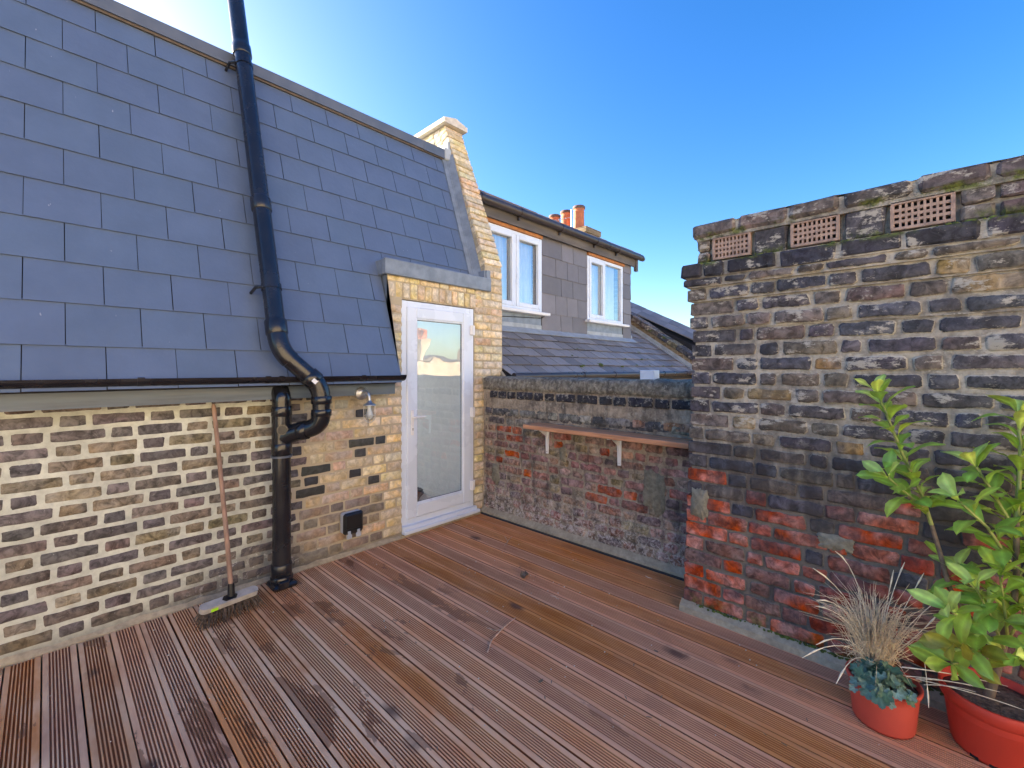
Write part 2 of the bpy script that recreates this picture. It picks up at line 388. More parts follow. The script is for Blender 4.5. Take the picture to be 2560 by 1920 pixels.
far_brick('brick_side', (0.34, 0.26, 0.16), (0.22, 0.16, 0.10))

# glass: clear pane with a mirror-like skin
def glass_mat(name, lo, hi, tint=(0.9, 0.94, 0.95)):
    t = NT(name); lw = t.n('LayerWeight'); lw.inputs['Blend'].default_value = 0.35
    f = t.ss(lw.outputs['Facing'], 0, 1, lo, hi)
    tr = t.n('BsdfTransparent'); t.put(tr.inputs[0], tint); gl = t.n('BsdfGlossy'); gl.inputs['Roughness'].default_value = 0.0
    wv = t.bump(t.noise(t.pos(), 2.2, 2), 0.004); t.put(gl.inputs['Normal'], wv)
    mx = t.n('MixShader'); t.put(mx.inputs[0], f); t.t.links.new(tr.outputs[0], mx.inputs[1]); t.t.links.new(gl.outputs[0], mx.inputs[2])
    t.t.links.new(mx.outputs[0], t.out.inputs[0]); MATS[name] = t.m
glass_mat('glass_door', 0.25, 0.6); glass_mat('glass_window', 0.35, 0.8); glass_mat('glass_lamp', 0.06, 0.6)

_t = NT('diffuser_sheet'); _b = _t.n('BsdfTranslucent'); _t.put(_b.inputs[0], (0.66, 0.74, 0.86)); _t.t.links.new(_b.outputs[0], _t.out.inputs[0]); MATS['diffuser_sheet'] = _t.m  # translucent sheet, added out of view to spread sunlight into the landing
# leaves: glossy with some light coming through
def leaf_mat(name, col, col2, trans, rough=0.32, vein=True):
    t = NT(name); inf = t.info(); p = t.pos(); rnd = inf.outputs['Random']
    c = t.mix(t.ss(rnd, 0, 1), col, col2); c = t.scale(c, t.ss(t.noise(p, 24, 4), 0.3, 0.7, 0.8, 1.2))
    if vein:
        c = t.mix(t.m_('MULTIPLY', t.attr('rim'), 0.55), c, t.scale(c, 2.2))
    b = t.bsdf(c, rough, t.bump(t.noise(p, 45, 3), 0.0015), 0, 0.5)
    tl = t.n('BsdfTranslucent'); t.put(tl.inputs[0], trans)
    mx = t.n('MixShader'); mx.inputs[0].default_value = 0.22
    t.t.links.new(b.outputs[0], mx.inputs[1]); t.t.links.new(tl.outputs[0], mx.inputs[2]); t.t.links.new(mx.outputs[0], t.out.inputs[0]); MATS[name] = t.m
leaf_mat('laurel_leaf', (0.23, 0.43, 0.07), (0.40, 0.54, 0.07), (0.6, 0.75, 0.12))
leaf_mat('laurel_young', (0.50, 0.66, 0.13), (0.58, 0.70, 0.16), (0.4, 0.5, 0.08))
leaf_mat('laurel_yellow', (0.30, 0.28, 0.03), (0.34, 0.32, 0.04), (0.45, 0.4, 0.05))
leaf_mat('heuchera_leaf', (0.09, 0.19, 0.115), (0.26, 0.38, 0.29), (0.14, 0.22, 0.14), 0.45)

def deck_mat():
    t = NT('deck_wood'); p = t.pos(); inf = t.info(); rnd = inf.outputs['Random']
    off = t._vs((3.7, 41.0, 0), rnd); q = t.vmath('ADD', p, off)
    g = t.vmath('MULTIPLY', q, (1, 0.06, 1))
    n1 = t.noise(g, 42, 5, 0.65); n2 = t.noise(g, 130, 3, 0.6); n3 = t.noise(t.vmath('MULTIPLY', q, (1, 0.3, 1)), 3.2, 4, 0.6)
    base = t.mix(t.ss(n1, 0.32, 0.68), (0.56, 0.20, 0.068), (0.78, 0.36, 0.145))
    base = t.mix(t.ss(n3, 0.35, 0.65, 0, 0.6), base, (0.68, 0.31, 0.14))
    base = t.hsv(base, t.ss(t.m_('FRACT', t.m_('MULTIPLY', rnd, 5.3)), 0, 1, 0.496, 0.501), t.ss(rnd, 0, 1, 0.8, 1.15), t.ss(t.m_('FRACT', t.m_('MULTIPLY', rnd, 9.7)), 0, 1, 0.85, 1.15))
    x, y, z = t.sep(p)
    # trodden, bleached ridges; stain kept in the grooves
    ridge = t.attr('rim')
    worn = t.m_('MULTIPLY', ridge, t.ss(t.noise(t.vmath('MULTIPLY', p, (1, 0.35, 1)), 2.4, 5, 0.65), 0.36, 0.60, 0.15, 0.75))
    xf = t.m_('SUBTRACT', 1, t.ss(t.m_('ADD', x, t.m_('MULTIPLY', y, -0.15)), 0.6, 2.0))
    worn = t.m_('MULTIPLY', worn, t.ss(xf, 0, 1, 0.55, 1.15))
    base = t.mix(worn, base, t.mix(xf, (0.90, 0.49, 0.29), (0.92, 0.64, 0.41)))
    base = t.mix(t.m_('MULTIPLY', t.m_('SUBTRACT', 1, ridge), 0.82), base, (0.17, 0.05, 0.024))
    # knots
    vo = t.n('TexVoronoi'); t.put(vo.inputs['Vector'], t.vmath('MULTIPLY', q, (1.2, 0.62, 0))); vo.inputs['Scale'].default_value = 2.6
    kd = t.m_('ADD', vo.outputs['Distance'], t.m_('MULTIPLY', t.noise(q, 18, 4), 0.10))
    base = t.mix(t.m_('SUBTRACT', 1, t.ss(kd, 0.085, 0.19, 0.15, 1)), base, (0.11, 0.065, 0.055))
    # damp patches
    dn = t.noise(t.vmath('MULTIPLY', t.vmath('ADD', p, t._vs((9.1, 2.3, 0), t.ss(t.m_('FRACT', t.m_('MULTIPLY', rnd, 3.1)), 0, 1, 0, 0.5))), (1.6, 0.55, 1)), 2.6, 6, 0.62, 0.3)
    wet = t.m_('MULTIPLY', t.ss(dn, 0.583, 0.597), t.ss(xf, 0.1, 0.6, 0.25, 1))
    base = t.mix(t.m_('MULTIPLY', wet, 0.78), base, t.scale(t.mix(0.5, base, (0.50, 0.13, 0.055)), 0.48))
    # specks of pale grit
    base = t.mix(t.ss(t.noise(p, 46, 1, 0.4), 0.80, 0.815, 0, 0.8), base, (0.55, 0.5, 0.42))
    rgh = t.m_('SUBTRACT', t.ss(n1, 0.3, 0.7, 0.66, 0.54), t.m_('MULTIPLY', wet, 0.26))
    t.bsdf(base, rgh, t.bump(t.m_('ADD', n1, t.m_('MULTIPLY', n2, 0.5)), 0.0016), 0, t.m_('ADD', 0.08, t.m_('MULTIPLY', wet, 0.3))); MATS['deck_wood'] = t.m
deck_mat()

# ------------------------------------------------------------------ ground far below and the deck
g = MB(); g.grid((-900, -900, -8), (1800, 0, 0), (0, 1800, 0), 4, 4); g.build('ground', 'ground', kind='structure')

deck = link('deck', None, None, (0, 0, 0)); deck['kind'] = 'structure'; deck['label'] = 'grooved brown timber decking laid across the roof terrace'
def board_mb(x0, w, y0, y1, dz=0.0, smooth_board=False, rg=rng):
    fl = rg.uniform(0.019, 0.024); fr = rg.uniform(0.013, 0.02); ng = 7; gw = (w - fl - fr) / ng; d = 0.0042 if not smooth_board else 0.0012
    prof = [(0, -0.028, 0), (0, -0.0015, 0), (0.0015, 0, 1), (fl, 0, 1)]
    for k in range(ng):
        a = fl + k * gw
        prof += [(a + gw*0.06, -d, 0), (a + gw*0.54, -d, 0)]
        prof += [(a + gw*0.66, -0.0003, 1)] + ([(a + gw, -0.0003, 1)] if k < ng - 1 else [])
    prof += [(w - 0.0015, 0, 1), (w, -0.0015, 0), (w, -0.028, 0)]
    ny = 6; n = len(prof); m = MB(); v = []; rim = []
    ph = rg.uniform(0, 9)
    for j in range(ny + 1):
        y = y0 + (y1 - y0) * j / ny
        for a, z, r_ in prof:
            v.append((x0 + a + 0.0012*math.sin(y*1.3 + ph), y, z + dz + 0.0008*math.sin(y*2.1 + ph*2))); rim.append(r_)
    f = [(j*n+i, j*n+i+1, (j+1)*n+i+1, (j+1)*n+i) for j in range(ny) for i in range(n-1)]
    f += [tuple(reversed(range(n))), tuple(ny*n + i for i in range(n))]
    m.add(v, f); m.rim = rim
    return m
PITCH = 0.1255; rd = random.Random(3); far_stuff = None
for k in range(-18, 25):
    x0 = 0.113 + k * PITCH - 0.003; x0 += 0
    if x0 > 3.06: break
    w = PITCH - rd.uniform(0.0045, 0.0065)
    mb = board_mb(x0 + 0.0025, w, -3.0, 3.262 + rd.uniform(-0.004, 0.004), rd.uniform(-0.0012, 0.0012), rd.random() < 0.2 and k > 15, rd)
    if k < -4:
        if far_stuff is None: far_stuff = MB(); far_stuff.rim = []
        far_stuff.add(mb.v, mb.f); far_stuff.rim += mb.rim
    else: mb.build('deck_board', 'deck_wood', deck)
far_stuff.build('boards_beside_the_view', 'deck_wood', deck, kind='stuff')
for y in (-2.6, -1.6, -0.6, 0.4, 1.4, 2.4, 3.1):
    m = MB(); m.box((-2.2, y, -0.13), (3.0, y + 0.045, -0.029)); m.build('joist', 'timber_old', deck)
m = MB(); m.box((-2.4, -3.1, -0.32), (3.05, 3.29, -0.14)); m.build('membrane', 'membrane', deck)

# ------------------------------------------------------------------ bricklaying
DARK = [tuple(k_*q for k_, q in zip((1.38, 1.40, 1.38), c_)) for c_ in [(0.105, 0.085, 0.078), (0.125, 0.10, 0.085), (0.11, 0.088, 0.092), (0.14, 0.118, 0.085), (0.095, 0.085, 0.085), (0.16, 0.135, 0.10), (0.085, 0.075, 0.08)]]
YEL = [tuple(k_*q for k_, q in zip((1.40, 1.57, 1.64), c_)) for c_ in [(0.45, 0.33, 0.19), (0.50, 0.38, 0.23), (0.42, 0.32, 0.20), (0.47, 0.33, 0.21), (0.40, 0.31, 0.21), (0.52, 0.38, 0.20), (0.41, 0.28, 0.18), (0.46, 0.35, 0.24)]]
MIXED = [tuple(k_*q for k_, q in zip((1.4, 1.53, 1.5), c_)) for c_ in [(0.40, 0.30, 0.19), (0.045, 0.043, 0.045), (0.34, 0.26, 0.18), (0.30, 0.22, 0.165), (0.26, 0.23, 0.20), (0.45, 0.36, 0.24), (0.035, 0.034, 0.04), (0.36, 0.25, 0.20)]]
def vary(c, rg, a=0.12): k = rg.uniform(1 - a, 1 + a); return tuple(x * k * rg.uniform(0.96, 1.04) for x in c)

house = thing('terraced_house', 'terraced house with blue-grey slate mansard, white glazed door and patched brick wall beside the deck', 'house', (0.8, 3.3, 0))
YW = 3.29
def wall_y(cx_, cz_, Y=YW): return lambda a, b, d: Vector((cx_ + a, Y - d, cz_ + b))
# lower wall of the house: core with the bricks set in it
wall = MB()
wall.box((-3.0, YW, -0.3), (1.957, YW + 0.25, 1.52))
wall.box((1.957, YW, -0.3), (2.10, YW + 0.11, 2.25))
wall = wall.build('lower_wall', 'mortar_leftwall', house)
rl = random.Random(11); CH = 0.0785; stuffL = MB(); stuffL.rim = []
NC = 16
for i in range(NC):
    zc = 0.045 + i * CH + 0.031
    a = -2.0 + (0.0 if i % 2 == 0 else 0.184) + rl.uniform(-0.02, 0.02); head = False
    while a < 2.09:
        right = a > 1.19 + rl.uniform(-0.04, 0.04)
        mixed = right and a < 1.80 + rl.uniform(-0.15, 0.08)
        bw = (0.102 if head else 0.215) + rl.uniform(-0.010, 0.010); jt = (0.022 if not right else 0.011)
        hh = (0.0585 if not right else 0.0675) + rl.uniform(-0.003, 0.003)
        if right and 2.095 - (a + bw) < 0.05: bw = 2.097 - a
        if a + bw > 2.10: bw = 2.097 - a
        if bw > 0.035:
            if not right: c = vary(rl.choice(DARK), rl, 0.2); jit = 0.0024; cr = 0.006
            elif mixed: c = vary(rl.choice(MIXED), rl, 0.15); jit = 0.0022; cr = 0.006
            else: c = vary(rl.choice(YEL), rl, 0.1); jit = 0.0016; cr = 0.005
            if right and mixed and zc < 0.42: c = vary(rl.choice([(0.22, 0.185, 0.15), (0.17, 0.14, 0.125), (0.32, 0.26, 0.19), (0.26, 0.2, 0.17)]), rl, 0.15)
            mb = brick_mb(bw, hh, 0.0035, wall_y(a + bw/2, zc), rl, jit=jit, cr=cr)
            if a < -0.45: stuffL.add(mb.v, mb.f); stuffL.rim += mb.rim
            else: mb.build('brick', 'brick_left' if not right else ('brick_yellow'), wall, col=c)
        a += bw + jt; head = not head
stuffL.build('bricks_beyond_the_view', 'brick_left', wall, col=(0.11, 0.09, 0.085), kind='stuff')
# painted-over and odd bricks are drawn by the palette; cement fillet at the foot
fil = MB(); rf = random.Random(5); n = 60; vv = []
for i in range(n + 1):
    x = -2.2 + 4.29 * i / n; hgt = 0.026 + rf.uniform(-0.006, 0.008); o = 0.02 + rf.uniform(-0.005, 0.005)
    vv += [(x, YW - 0.002, hgt), (x, YW - o, 0.004), (x, YW - o, -0.02)]
fil.add(vv, [(3*i, 3*i+1, 3*i+4, 3*i+3) for i in range(n)] + [(3*i+1, 3*i+2, 3*i+5, 3*i+4) for i in range(n)], 0, False)
fil.build('cement_fillet', 'cement', house)

# brick jambs and head round the door
jamb = MB(); jamb.box((1.958, YW + 0.006, 1.45), (2.098, YW + 0.12, 2.06)); jamb.box((1.958, YW + 0.006, 2.052), (3.03, YW + 0.12, 2.26))
jamb = jamb.build('door_surround', 'mortar_tan', house)
def surround(a0, a1, z0, z1, rg=rl, col=None, ret=False):
    m = brick_mb(a1 - a0, z1 - z0, 0.004, wall_y((a0+a1)/2, (z0+z1)/2), rg, jit=0.0018, cr=0.005)
    m.build('brick', 'brick_yellow', jamb, col=col or vary(rg.choice(YEL), rg, 0.1))
z = 0.045 + NC * CH
i = 0
while z + 0.06 < 2.06:
    surround(1.962 + (0.004 if i % 2 else 0), 2.094, z, z + 0.064); z += CH; i += 1
x = 1.962
while x < 2.97:
    w = 0.064 + rl.uniform(-0.004, 0.004)
    surround(x, x + w, 2.062, 2.188); x += w + 0.0125
x = 1.962; k = 0
while x < 3.0:
    w = 0.205 if k % 2 == 0 else 0.10
    surround(x, min(x + w, 3.03), 2.199, 2.245); x += w + 0.012; k += 1

# lead-clad roof of the door box
ld = MB()
ld.box((1.915, YW - 0.045, 2.238), (3.128, YW - 0.010, 2.372), ch=0.006)
ld.box((1.915, YW - 0.010, 2.238), (1.945, YW + 0.235, 2.365), ch=0.005)
ld.box((1.945, YW - 0.010, 2.262), (3.09, YW + 0.30, 2.335))
ld.build('lead_roof', 'lead', house)
lr = MB(); lr.box((3.075, YW - 0.03, 2.335), (3.13, YW + 0.002, 2.452), ch=0.004); lr.box((3.06, YW - 0.01, 2.335), (3.079, YW + 0.30, 2.452), ch=0.003)
lr.build('lead_upstand', 'lead', house)

# mansard slope
SB = 0.338                                              # run per metre of rise
def slope_y(z): return 3.07 + (z - 1.37) * SB
sl_dir = Vector((0, SB, 1)).normalized(); sl_nrm = Vector((0, -1, SB)).normalized()
ZT = 3.77
roof = MB(); lo = Vector((-3.0, slope_y(1.36), 1.36)); hi = Vector((-3.0, slope_y(ZT), ZT)); dn = -sl_nrm
roof.prism([lo + dn*0.02, hi + dn*0.02, hi + dn*0.10, lo + dn*0.10], (6.05, 0, 0))
# cut the lower right corner away for the door box by building in two pieces
roof = MB()
roof.prism([lo + dn*0.02, hi + dn*0.02, hi + dn*0.10, lo + dn*0.10], (4.95, 0, 0))
l2 = Vector((1.95, slope_y(2.30), 2.30)); h2 = Vector((1.95, slope_y(ZT), ZT))
roof.prism([l2 + dn*0.02, h2 + dn*0.02, h2 + dn*0.10, l2 + dn*0.10], (1.12, 0, 0))
roof.box((-3.0, slope_y(ZT) + 0.12, 3.60), (3.07, 3.93, 3.80)); roof.box((-3.0, 3.93, 3.60), (1.98, 9.5, 3.80)); roof.box((1.98, 6.5, 3.60), (3.07, 9.5, 3.80))  # gap left over the landing so daylight falls in
roof = roof.build('mansard_roof', 'underlay', house)
rs = random.Random(21); EXP = 0.235; stuffS = MB()
def slate_mb(x0, x1, d0, d1, rg, xmin=-9, xmax=9, zbase=1.37, lift=0.004):
    """slate lying on the mansard, from slope distance d0 (tail) to d1 (head)"""
    x0 = max(x0, xmin); x1 = min(x1, xmax)
    if x1 - x0 < 0.02: return None
    o = Vector((0, slope_y(zbase), zbase)); j = rg.uniform(-0.0012, 0.0012)
    def q(x, d, h): return o + Vector((x, 0, 0)) + sl_dir*d + sl_nrm*h
    ta = lift + 0.0035 + rg.uniform(0, 0.001); tb = lift + rg.uniform(0, 0.001) - 0.001; hd = -0.004
    m = MB(); v = [q(x0, d0 + j, ta - 0.005), q(x1, d0 + j, tb - 0.004), q(x1, d1, hd - 0.005), q(x0, d1, hd - 0.005), q(x0, d0 + j, ta), q(x1, d0 + j, tb + 0.001), q(x1, d1, hd), q(x0, d1, hd)]
    m.add(v, [(3,2,1,0),(4,5,6,7),(0,1,5,4),(1,2,6,5),(2,3,7,6),(3,0,4,7)])
    return m
SW = 0.2955
for r in range(11):
    d0 = -0.03 + EXP * r + (0.0 if r else 0.0); d1 = min(d0 + EXP + 0.012, 2.525)
    zrow = 1.37 + d0 * sl_dir.z
    if zrow > 3.74: break
    ph = 0.213 + (SW/2 if r % 2 else 0)
    for k in range(-11, 11):
        x0 = ph + k * SW + 0.0018 + rs.uniform(-.0012, .0012); x1 = ph + (k+1) * SW - 0.0018
        if x0 > 2.985: continue
        xmax = 2.985
        zm = zrow + EXP * 0.95 * 0.5
        if zm < 2.30: xmax = 1.952 if zm < 1.6 else 1.952 - (zm - 1.6) * 0.02
        m = slate_mb(x0, x1, d0, d1, rs, xmax=xmax)
        if m is None: continue
        if x1 < -0.35: stuffS.add(m.v, m.f)
        else: m.build('slate', 'slate_new', roof)
stuffS.build('slates_beyond_the_view', 'slate_new', roof, kind='stuff')
# lead soaker on the cheek of the door box and flashing against the party wall
fl = MB()
fl.prism([(1.953, slope_y(1.40) - 0.004, 1.40), (1.953, slope_y(2.30) - 0.004, 2.30), (1.953, slope_y(2.30) + 0.1, 2.30), (1.953, YW + 0.11, 1.40)], (0.006, 0, 0))
fl.prism([(1.953, YW - 0.004, 2.245), (1.953, YW - 0.004, 1.52), (1.953, slope_y(1.45), 1.45), (1.953, slope_y(2.28), 2.28)], (0.005, 0, 0))
fl.build('cheek_flashing', 'lead', house)
fl = MB()
def sq(x, z, h): return Vector((x, slope_y(z), z)) + sl_nrm*h
for (xa, xb, ha, hb) in ((2.975, 3.03, 0.012, 0.016), (3.03, 3.078, 0.016, 0.085)):
    fl.prism([sq(xa, 2.34, ha), sq(xb, 2.34, hb), sq(xb, 2.34, hb - 0.02), sq(xa, 2.34, ha - 0.02)], sq(0, 3.79, 0) - sq(0, 2.34, 0))
fl.tube([sq(3.03, 2.34, 0.016), sq(3.03, 3.79, 0.016)], 0.006, 6)
fl.build('side_flashing', 'lead', house)
# coping along the top of the mansard
cp = MB(); yc = 3.842
cp.prism([(-3.0, yc, 3.757), (-3.0, yc, 3.842), (-3.0, yc + 0.012, 3.852), (-3.0, yc + 0.5, 3.862), (-3.0, yc + 0.5, 3.80), (-3.0, yc + 0.016, 3.80), (-3.0, yc + 0.016, 3.757)], (5.72, 0, 0))
cp.prism([(2.72, yc - 0.003, 3.752), (2.72, yc - 0.003, 3.845), (2.72, yc + 0.01, 3.856), (2.72, yc + 0.5, 3.866), (2.72, yc + 0.5, 3.80), (2.72, yc + 0.016, 3.80), (2.72, yc + 0.016, 3.752)], (0.30, 0, 0))
cp.build('roof_coping', 'trim_grey', house)
bt_ = MB(); bt_.box((-3.0, 3.858, 3.742), (2.99, 3.885, 3.772)); bt_.build('batten', 'batten_wood', house)
lw = MB(); lw.box((2.99, 3.828, 3.742), (3.081, 3.93, 3.875), ch=0.012); lw.box((3.05, 3.85, 3.86), (3.082, 4.1, 3.97), ch=0.01); lw.build('lead_wrap', 'lead_pale', house)

# fascia, soffit and gutter
fa = MB(); fa.box((-3.0, 3.155, 1.247), (1.950, 3.178, 1.42)); fa.box((-3.0, 3.178, 1.30), (1.95, YW + 0.01, 1.32)); fa.build('fascia_board', 'fascia_grey', house)
gt = MB(); R_ = 0.055; gy, gz = 3.085, 1.398
prof = []
for k in range(11):
    a = math.pi * k / 10; prof.append((gy - math.cos(a) * R_, gz - math.sin(a) * R_ * 0.85))
inn = [(gy - math.cos(math.pi*k/10) * (R_ - 0.004), gz - math.sin(math.pi*k/10) * (R_ - 0.004) * 0.85) for k in range(10, -1, -1)]
gt.prism([(-3.0, y, z) for y, z in prof + inn], (4.97, 0, 0))
gt = gt.build('gutter', 'gutter_black', house)
for x in (-0.55, 0.33, 0.95, 1.03, 1.60):
    b = MB(); pr = [(gy - math.cos(math.pi*k/10) * (R_ + 0.004), gz + 0.006 - math.sin(math.pi*k/10) * (R_ + 0.004) * 0.85 - 0.004) for k in range(11)]
    pi_ = [(gy - math.cos(math.pi*k/10) * (R_ - 0.006), gz + 0.006 - math.sin(math.pi*k/10) * (R_ - 0.006) * 0.85) for k in range(10, -1, -1)]
    b.prism([(x, y, z) for y, z in pr + pi_], (0.03, 0, 0)); b.build('gutter_bracket', 'gutter_black', gt)
b = MB(); b.prism([(1.955, y, z) for y, z in [(gy - math.cos(math.pi*k/10) * (R_ + 0.005), gz + 0.004 - math.sin(math.pi*k/10) * (R_ + 0.005) * 0.85) for k in range(11)]], (0.022, 0, 0)); b.build('gutter_stop_end', 'gutter_black', gt)

# door
DX0, DX1, DZ0, DZ1 = 2.103, 2.928, 0.035, 2.044
fr = MB(); YF = YW + 0.002
def frame4(m, x0, x1, z0, z1, w, y0, y1, ch=0.004, wb=None):
    wb = wb or w
    m.box((x0, y0, z0), (x0 + w, y1, z1), ch=ch); m.box((x1 - w, y0, z0), (x1, y1, z1), ch=ch)
    m.box((x0 + w, y0 + 0.0007, z1 - w), (x1 - w, y1, z1), ch=ch); m.box((x0 + w, y0 + 0.0007, z0), (x1 - w, y1, z0 + wb), ch=ch)
frame4(fr, DX0, DX1, DZ0 + 0.05, DZ1, 0.052, YF + 0.004, YF + 0.07)
doorf = fr.build('door_frame', 'upvc', house)
sx0, sx1, sz0, sz1 = DX0 + 0.045, DX1 - 0.045, DZ0 + 0.105, DZ1 - 0.05
pn = MB(); frame4(pn, sx0, sx1, sz0, sz1, 0.098, YF - 0.012, YF + 0.05, 0.007, 0.115)
door = pn.build('door', 'upvc', house)
gx0, gx1, gz0, gz1 = sx0 + 0.098, sx1 - 0.098, sz0 + 0.115, sz1 - 0.098
bd = MB(); frame4(bd, gx0 - 0.004, gx1 + 0.004, gz0 - 0.004, gz1 + 0.004, 0.018, YF - 0.006, YF + 0.03, 0.006); bd.build('glazing_bead', 'upvc', door)
sg = MB(); frame4(sg, gx0 + 0.012, gx1 - 0.012, gz0 + 0.012, gz1 - 0.012, 0.006, YF + 0.004, YF + 0.012, 0.001); sg.build('glazing_seal', 'seal_grey', door)
gp = MB(); gp.grid((gx0 + 0.012, YF + 0.012, gz0 + 0.012), (gx1 - gx0 - 0.024, 0, 0), (0, 0, gz1 - gz0 - 0.024), 1, 1); gp.build('glass_pane', 'glass_door', door)
hd = MB(); hx = sx0 + 0.05; hz = 1.015
hd.box((hx - 0.014, YF - 0.024, hz - 0.145), (hx + 0.014, YF - 0.011, hz + 0.075), ch=0.005)
hd.tube([(hx, YF - 0.02, hz + 0.012), (hx, YF - 0.052, hz + 0.012)], 0.009, 10)
hd.box((hx - 0.009, YF - 0.062, hz + 0.004), (hx + 0.118, YF - 0.045, hz + 0.021), ch=0.005)
hd.build('door_handle', 'white_paint', door)
kh = MB(); kh.tube([(hx, YF - 0.0245, hz - 0.09), (hx, YF - 0.0255, hz - 0.09)], 0.0055, 10); kh.box((hx - 0.002, YF - 0.0256, hz - 0.106), (hx + 0.002, YF - 0.0242, hz - 0.09)); kh.build('keyhole', 'seal_grey', door)
for hz_ in (0.30, 1.02, 1.83):
    h = MB(); h.box((sx1 - 0.022, YF - 0.028, hz_ - 0.05), (sx1 + 0.043, YF - 0.010, hz_ + 0.05), ch=0.008)
    h.tube([(sx1 + 0.004, YF - 0.026, hz_ - 0.046), (sx1 + 0.004, YF - 0.026, hz_ + 0.046)], 0.013, 12); h.build('hinge', 'white_paint', door)
si = MB(); si.box((DX0 - 0.002, YF - 0.03, DZ0 + 0.002), (DX1 + 0.02, YF + 0.07, DZ0 + 0.052), ch=0.006); si.box((DX0 - 0.004, YF - 0.052, DZ0 - 0.012), (DX1 + 0.045, YF + 0.02, DZ0 + 0.02), ch=0.006)
si.build('door_sill', 'upvc', house)
st = MB(); st.box((2.08, YW - 0.025, -0.03), (3.05, YW + 0.1, DZ0 - 0.013)); st.build('threshold', 'cement', house)
# silicone bead that oozed along the frame
bz = MB(); z = 0.12; rb = random.Random(9)
while z < 2.0:
    bz.tube([(DX0 - 0.003, YF - 0.001, z), (DX0 - 0.004 - rb.uniform(0, .008), YF - 0.002, z + 0.02), (DX0 - 0.003, YF - 0.001, z + 0.05)], [0.004, 0.006, 0.004], 6); z += 0.0785
bz.build('sealant_bead', 'upvc', house)
# landing inside the door: carpet, plaster walls, roof opening added above to let daylight in
ins = MB()
ins.box((1.98, YW + 0.12, 0.02), (3.02, 6.6, 0.05), 0)
wp = [(YW + 0.12, 0.05), (YW + 0.12, 2.2), (slope_y(2.2) + 0.16, 2.2), (slope_y(3.6) + 0.16, 3.6), (6.6, 3.6), (6.6, 0.05)]
for wx in (1.90, 3.02): ins.prism([(wx, y, z) for y, z in wp], (0.05 if wx > 2 else 0.08, 0, 0), 1)
ins.box((1.98, 6.48, 0.05), (3.02, 6.58, 0.75), 1); ins.box((1.98, 6.48, 2.45), (3.02, 6.58, 3.6), 1)  # end wall left open to let sun reach the added sheet
ins.box((1.98, YW + 0.07, 2.05), (3.02, YW + 0.28, 2.26), 1)
ins.box((2.3, 4.75, 0.05), (3.02, 6.48, 0.24), 0)
ins.build('landing', ['carpet', 'plaster'], house)
bl = MB(); bl.grid((1.98, 6.53, 0.75), (1.04, 0, 0), (0, 0, 1.7), 1, 1); bl.build('landing_light_diffuser', 'diffuser_sheet', house)  # unseen sheet added to catch the sun and brighten the landing

# ------------------------------------------------------------------ party wall with raked brick edge and cap stone
party = thing('party_wall', 'yellow stock brick party wall with raked top edge and pale cap stone, right of the door', 'wall', (3.2, 3.5, 0))
def edge_y(z): return YW + max(0.0, z - 2.53) * 0.402
core = MB()
core.box((2.93, YW + 0.004, -0.3), (3.33, YW + 0.12, 2.33))
core.prism([(3.088, YW + 0.012, -0.3), (3.088, YW + 0.012, 2.50), (3.088, edge_y(4.20) + 0.012, 4.20), (3.088, 8.5, 4.20), (3.088, 8.5, -0.3)], (0.238, 0, 0))
core = core.build('wall_core', 'mortar_tan', party)
rp = random.Random(31)
z = 0.045; i = 0
while z + 0.06 < 2.53:
    x0 = 2.934 if z < 2.26 else 3.09
    cuts = [x0, x0 + 0.115, 3.328] if i % 2 == 0 else [x0, x0 + 0.228, 3.328]
    if x0 > 3.0: cuts = [x0, 3.200, 3.328] if i % 2 == 0 else [x0, 3.328]
    for a, b in zip(cuts[:-1], cuts[1:]):
        m = brick_mb(b - a - 0.011, 0.064, 0.004, wall_y((a+b)/2, z + 0.032), rp, jit=0.0018, cr=0.005)
        m.build('brick', 'brick_yellow', core, col=vary(rp.choice(YEL), rp, 0.12))
    z += CH; i += 1
# raked edge: bricks laid square to the rake
rk = Vector((0, 0.402, 1)).normalized(); rn = Vector((0, -1, 0.402)).normalized()
L = (4.20 - 2.53) / rk.z; nst = int(L / 0.0765); o = Vector((3.088, YW, 2.53))
for i in range(nst):
    d = (i + 0.5) * L / nst
    Mx = Matrix.Translation(o + rk*d) @ Matrix(((1, 0, 0), (0, -rn.y, rk.y), (0, -rn.z, rk.z))).to_4x4()
    spans = [(0.0, 0.242)] if i % 3 else [(0.0, 0.242)]
    for a, b in spans:
        m = MB(); m.box((a - 0.002 + rp.uniform(-.003, .003), -0.003 + rp.uniform(-.004, .002), -0.032), (b + 0.002 + rp.uniform(-.003, .004), 0.112, 0.032), ch=0.0055, jit=0.0016, rg=rp, M=Mx)
        m.build('brick', 'brick_yellow', core, col=vary(rp.choice(YEL), rp, 0.12))
# level courses showing on the side face behind the raked edge
def wall_side(cy, cz): return lambda a, b, d: Vector((3.088 - d, cy - a, cz + b))
z = 2.47; i = 0
while z < 4.14:
    y0 = edge_y(z) + 0.135; y1 = slope_y(z) + 0.03 if z < 3.80 else 5.6
    if z > 3.80: y0 = edge_y(z) + 0.02 if z > 4.0 else y0
    y = y0
    while y < y1 - 0.02:
        w = min(rp.choice([0.10, 0.215, 0.10]), y1 - y)
        if w > 0.025:
            m = brick_mb(w, 0.064, 0.004, wall_side(y + w/2, z + 0.032), rp, jit=0.003, cr=0.006)
            m.build('brick', 'brick_yellow', core, col=vary(rp.choice(YEL), rp, 0.15))
        y += w + 0.012
    z += CH; i += 1
cs = MB(); cs.prism([(3.035, 3.905, 4.205), (3.035, 3.905, 4.255), (3.205, 3.905, 4.30), (3.375, 3.905, 4.255), (3.375, 3.905, 4.205)], (0, 4.6, 0)); cs.build('cap_stone', 'capstone', party)
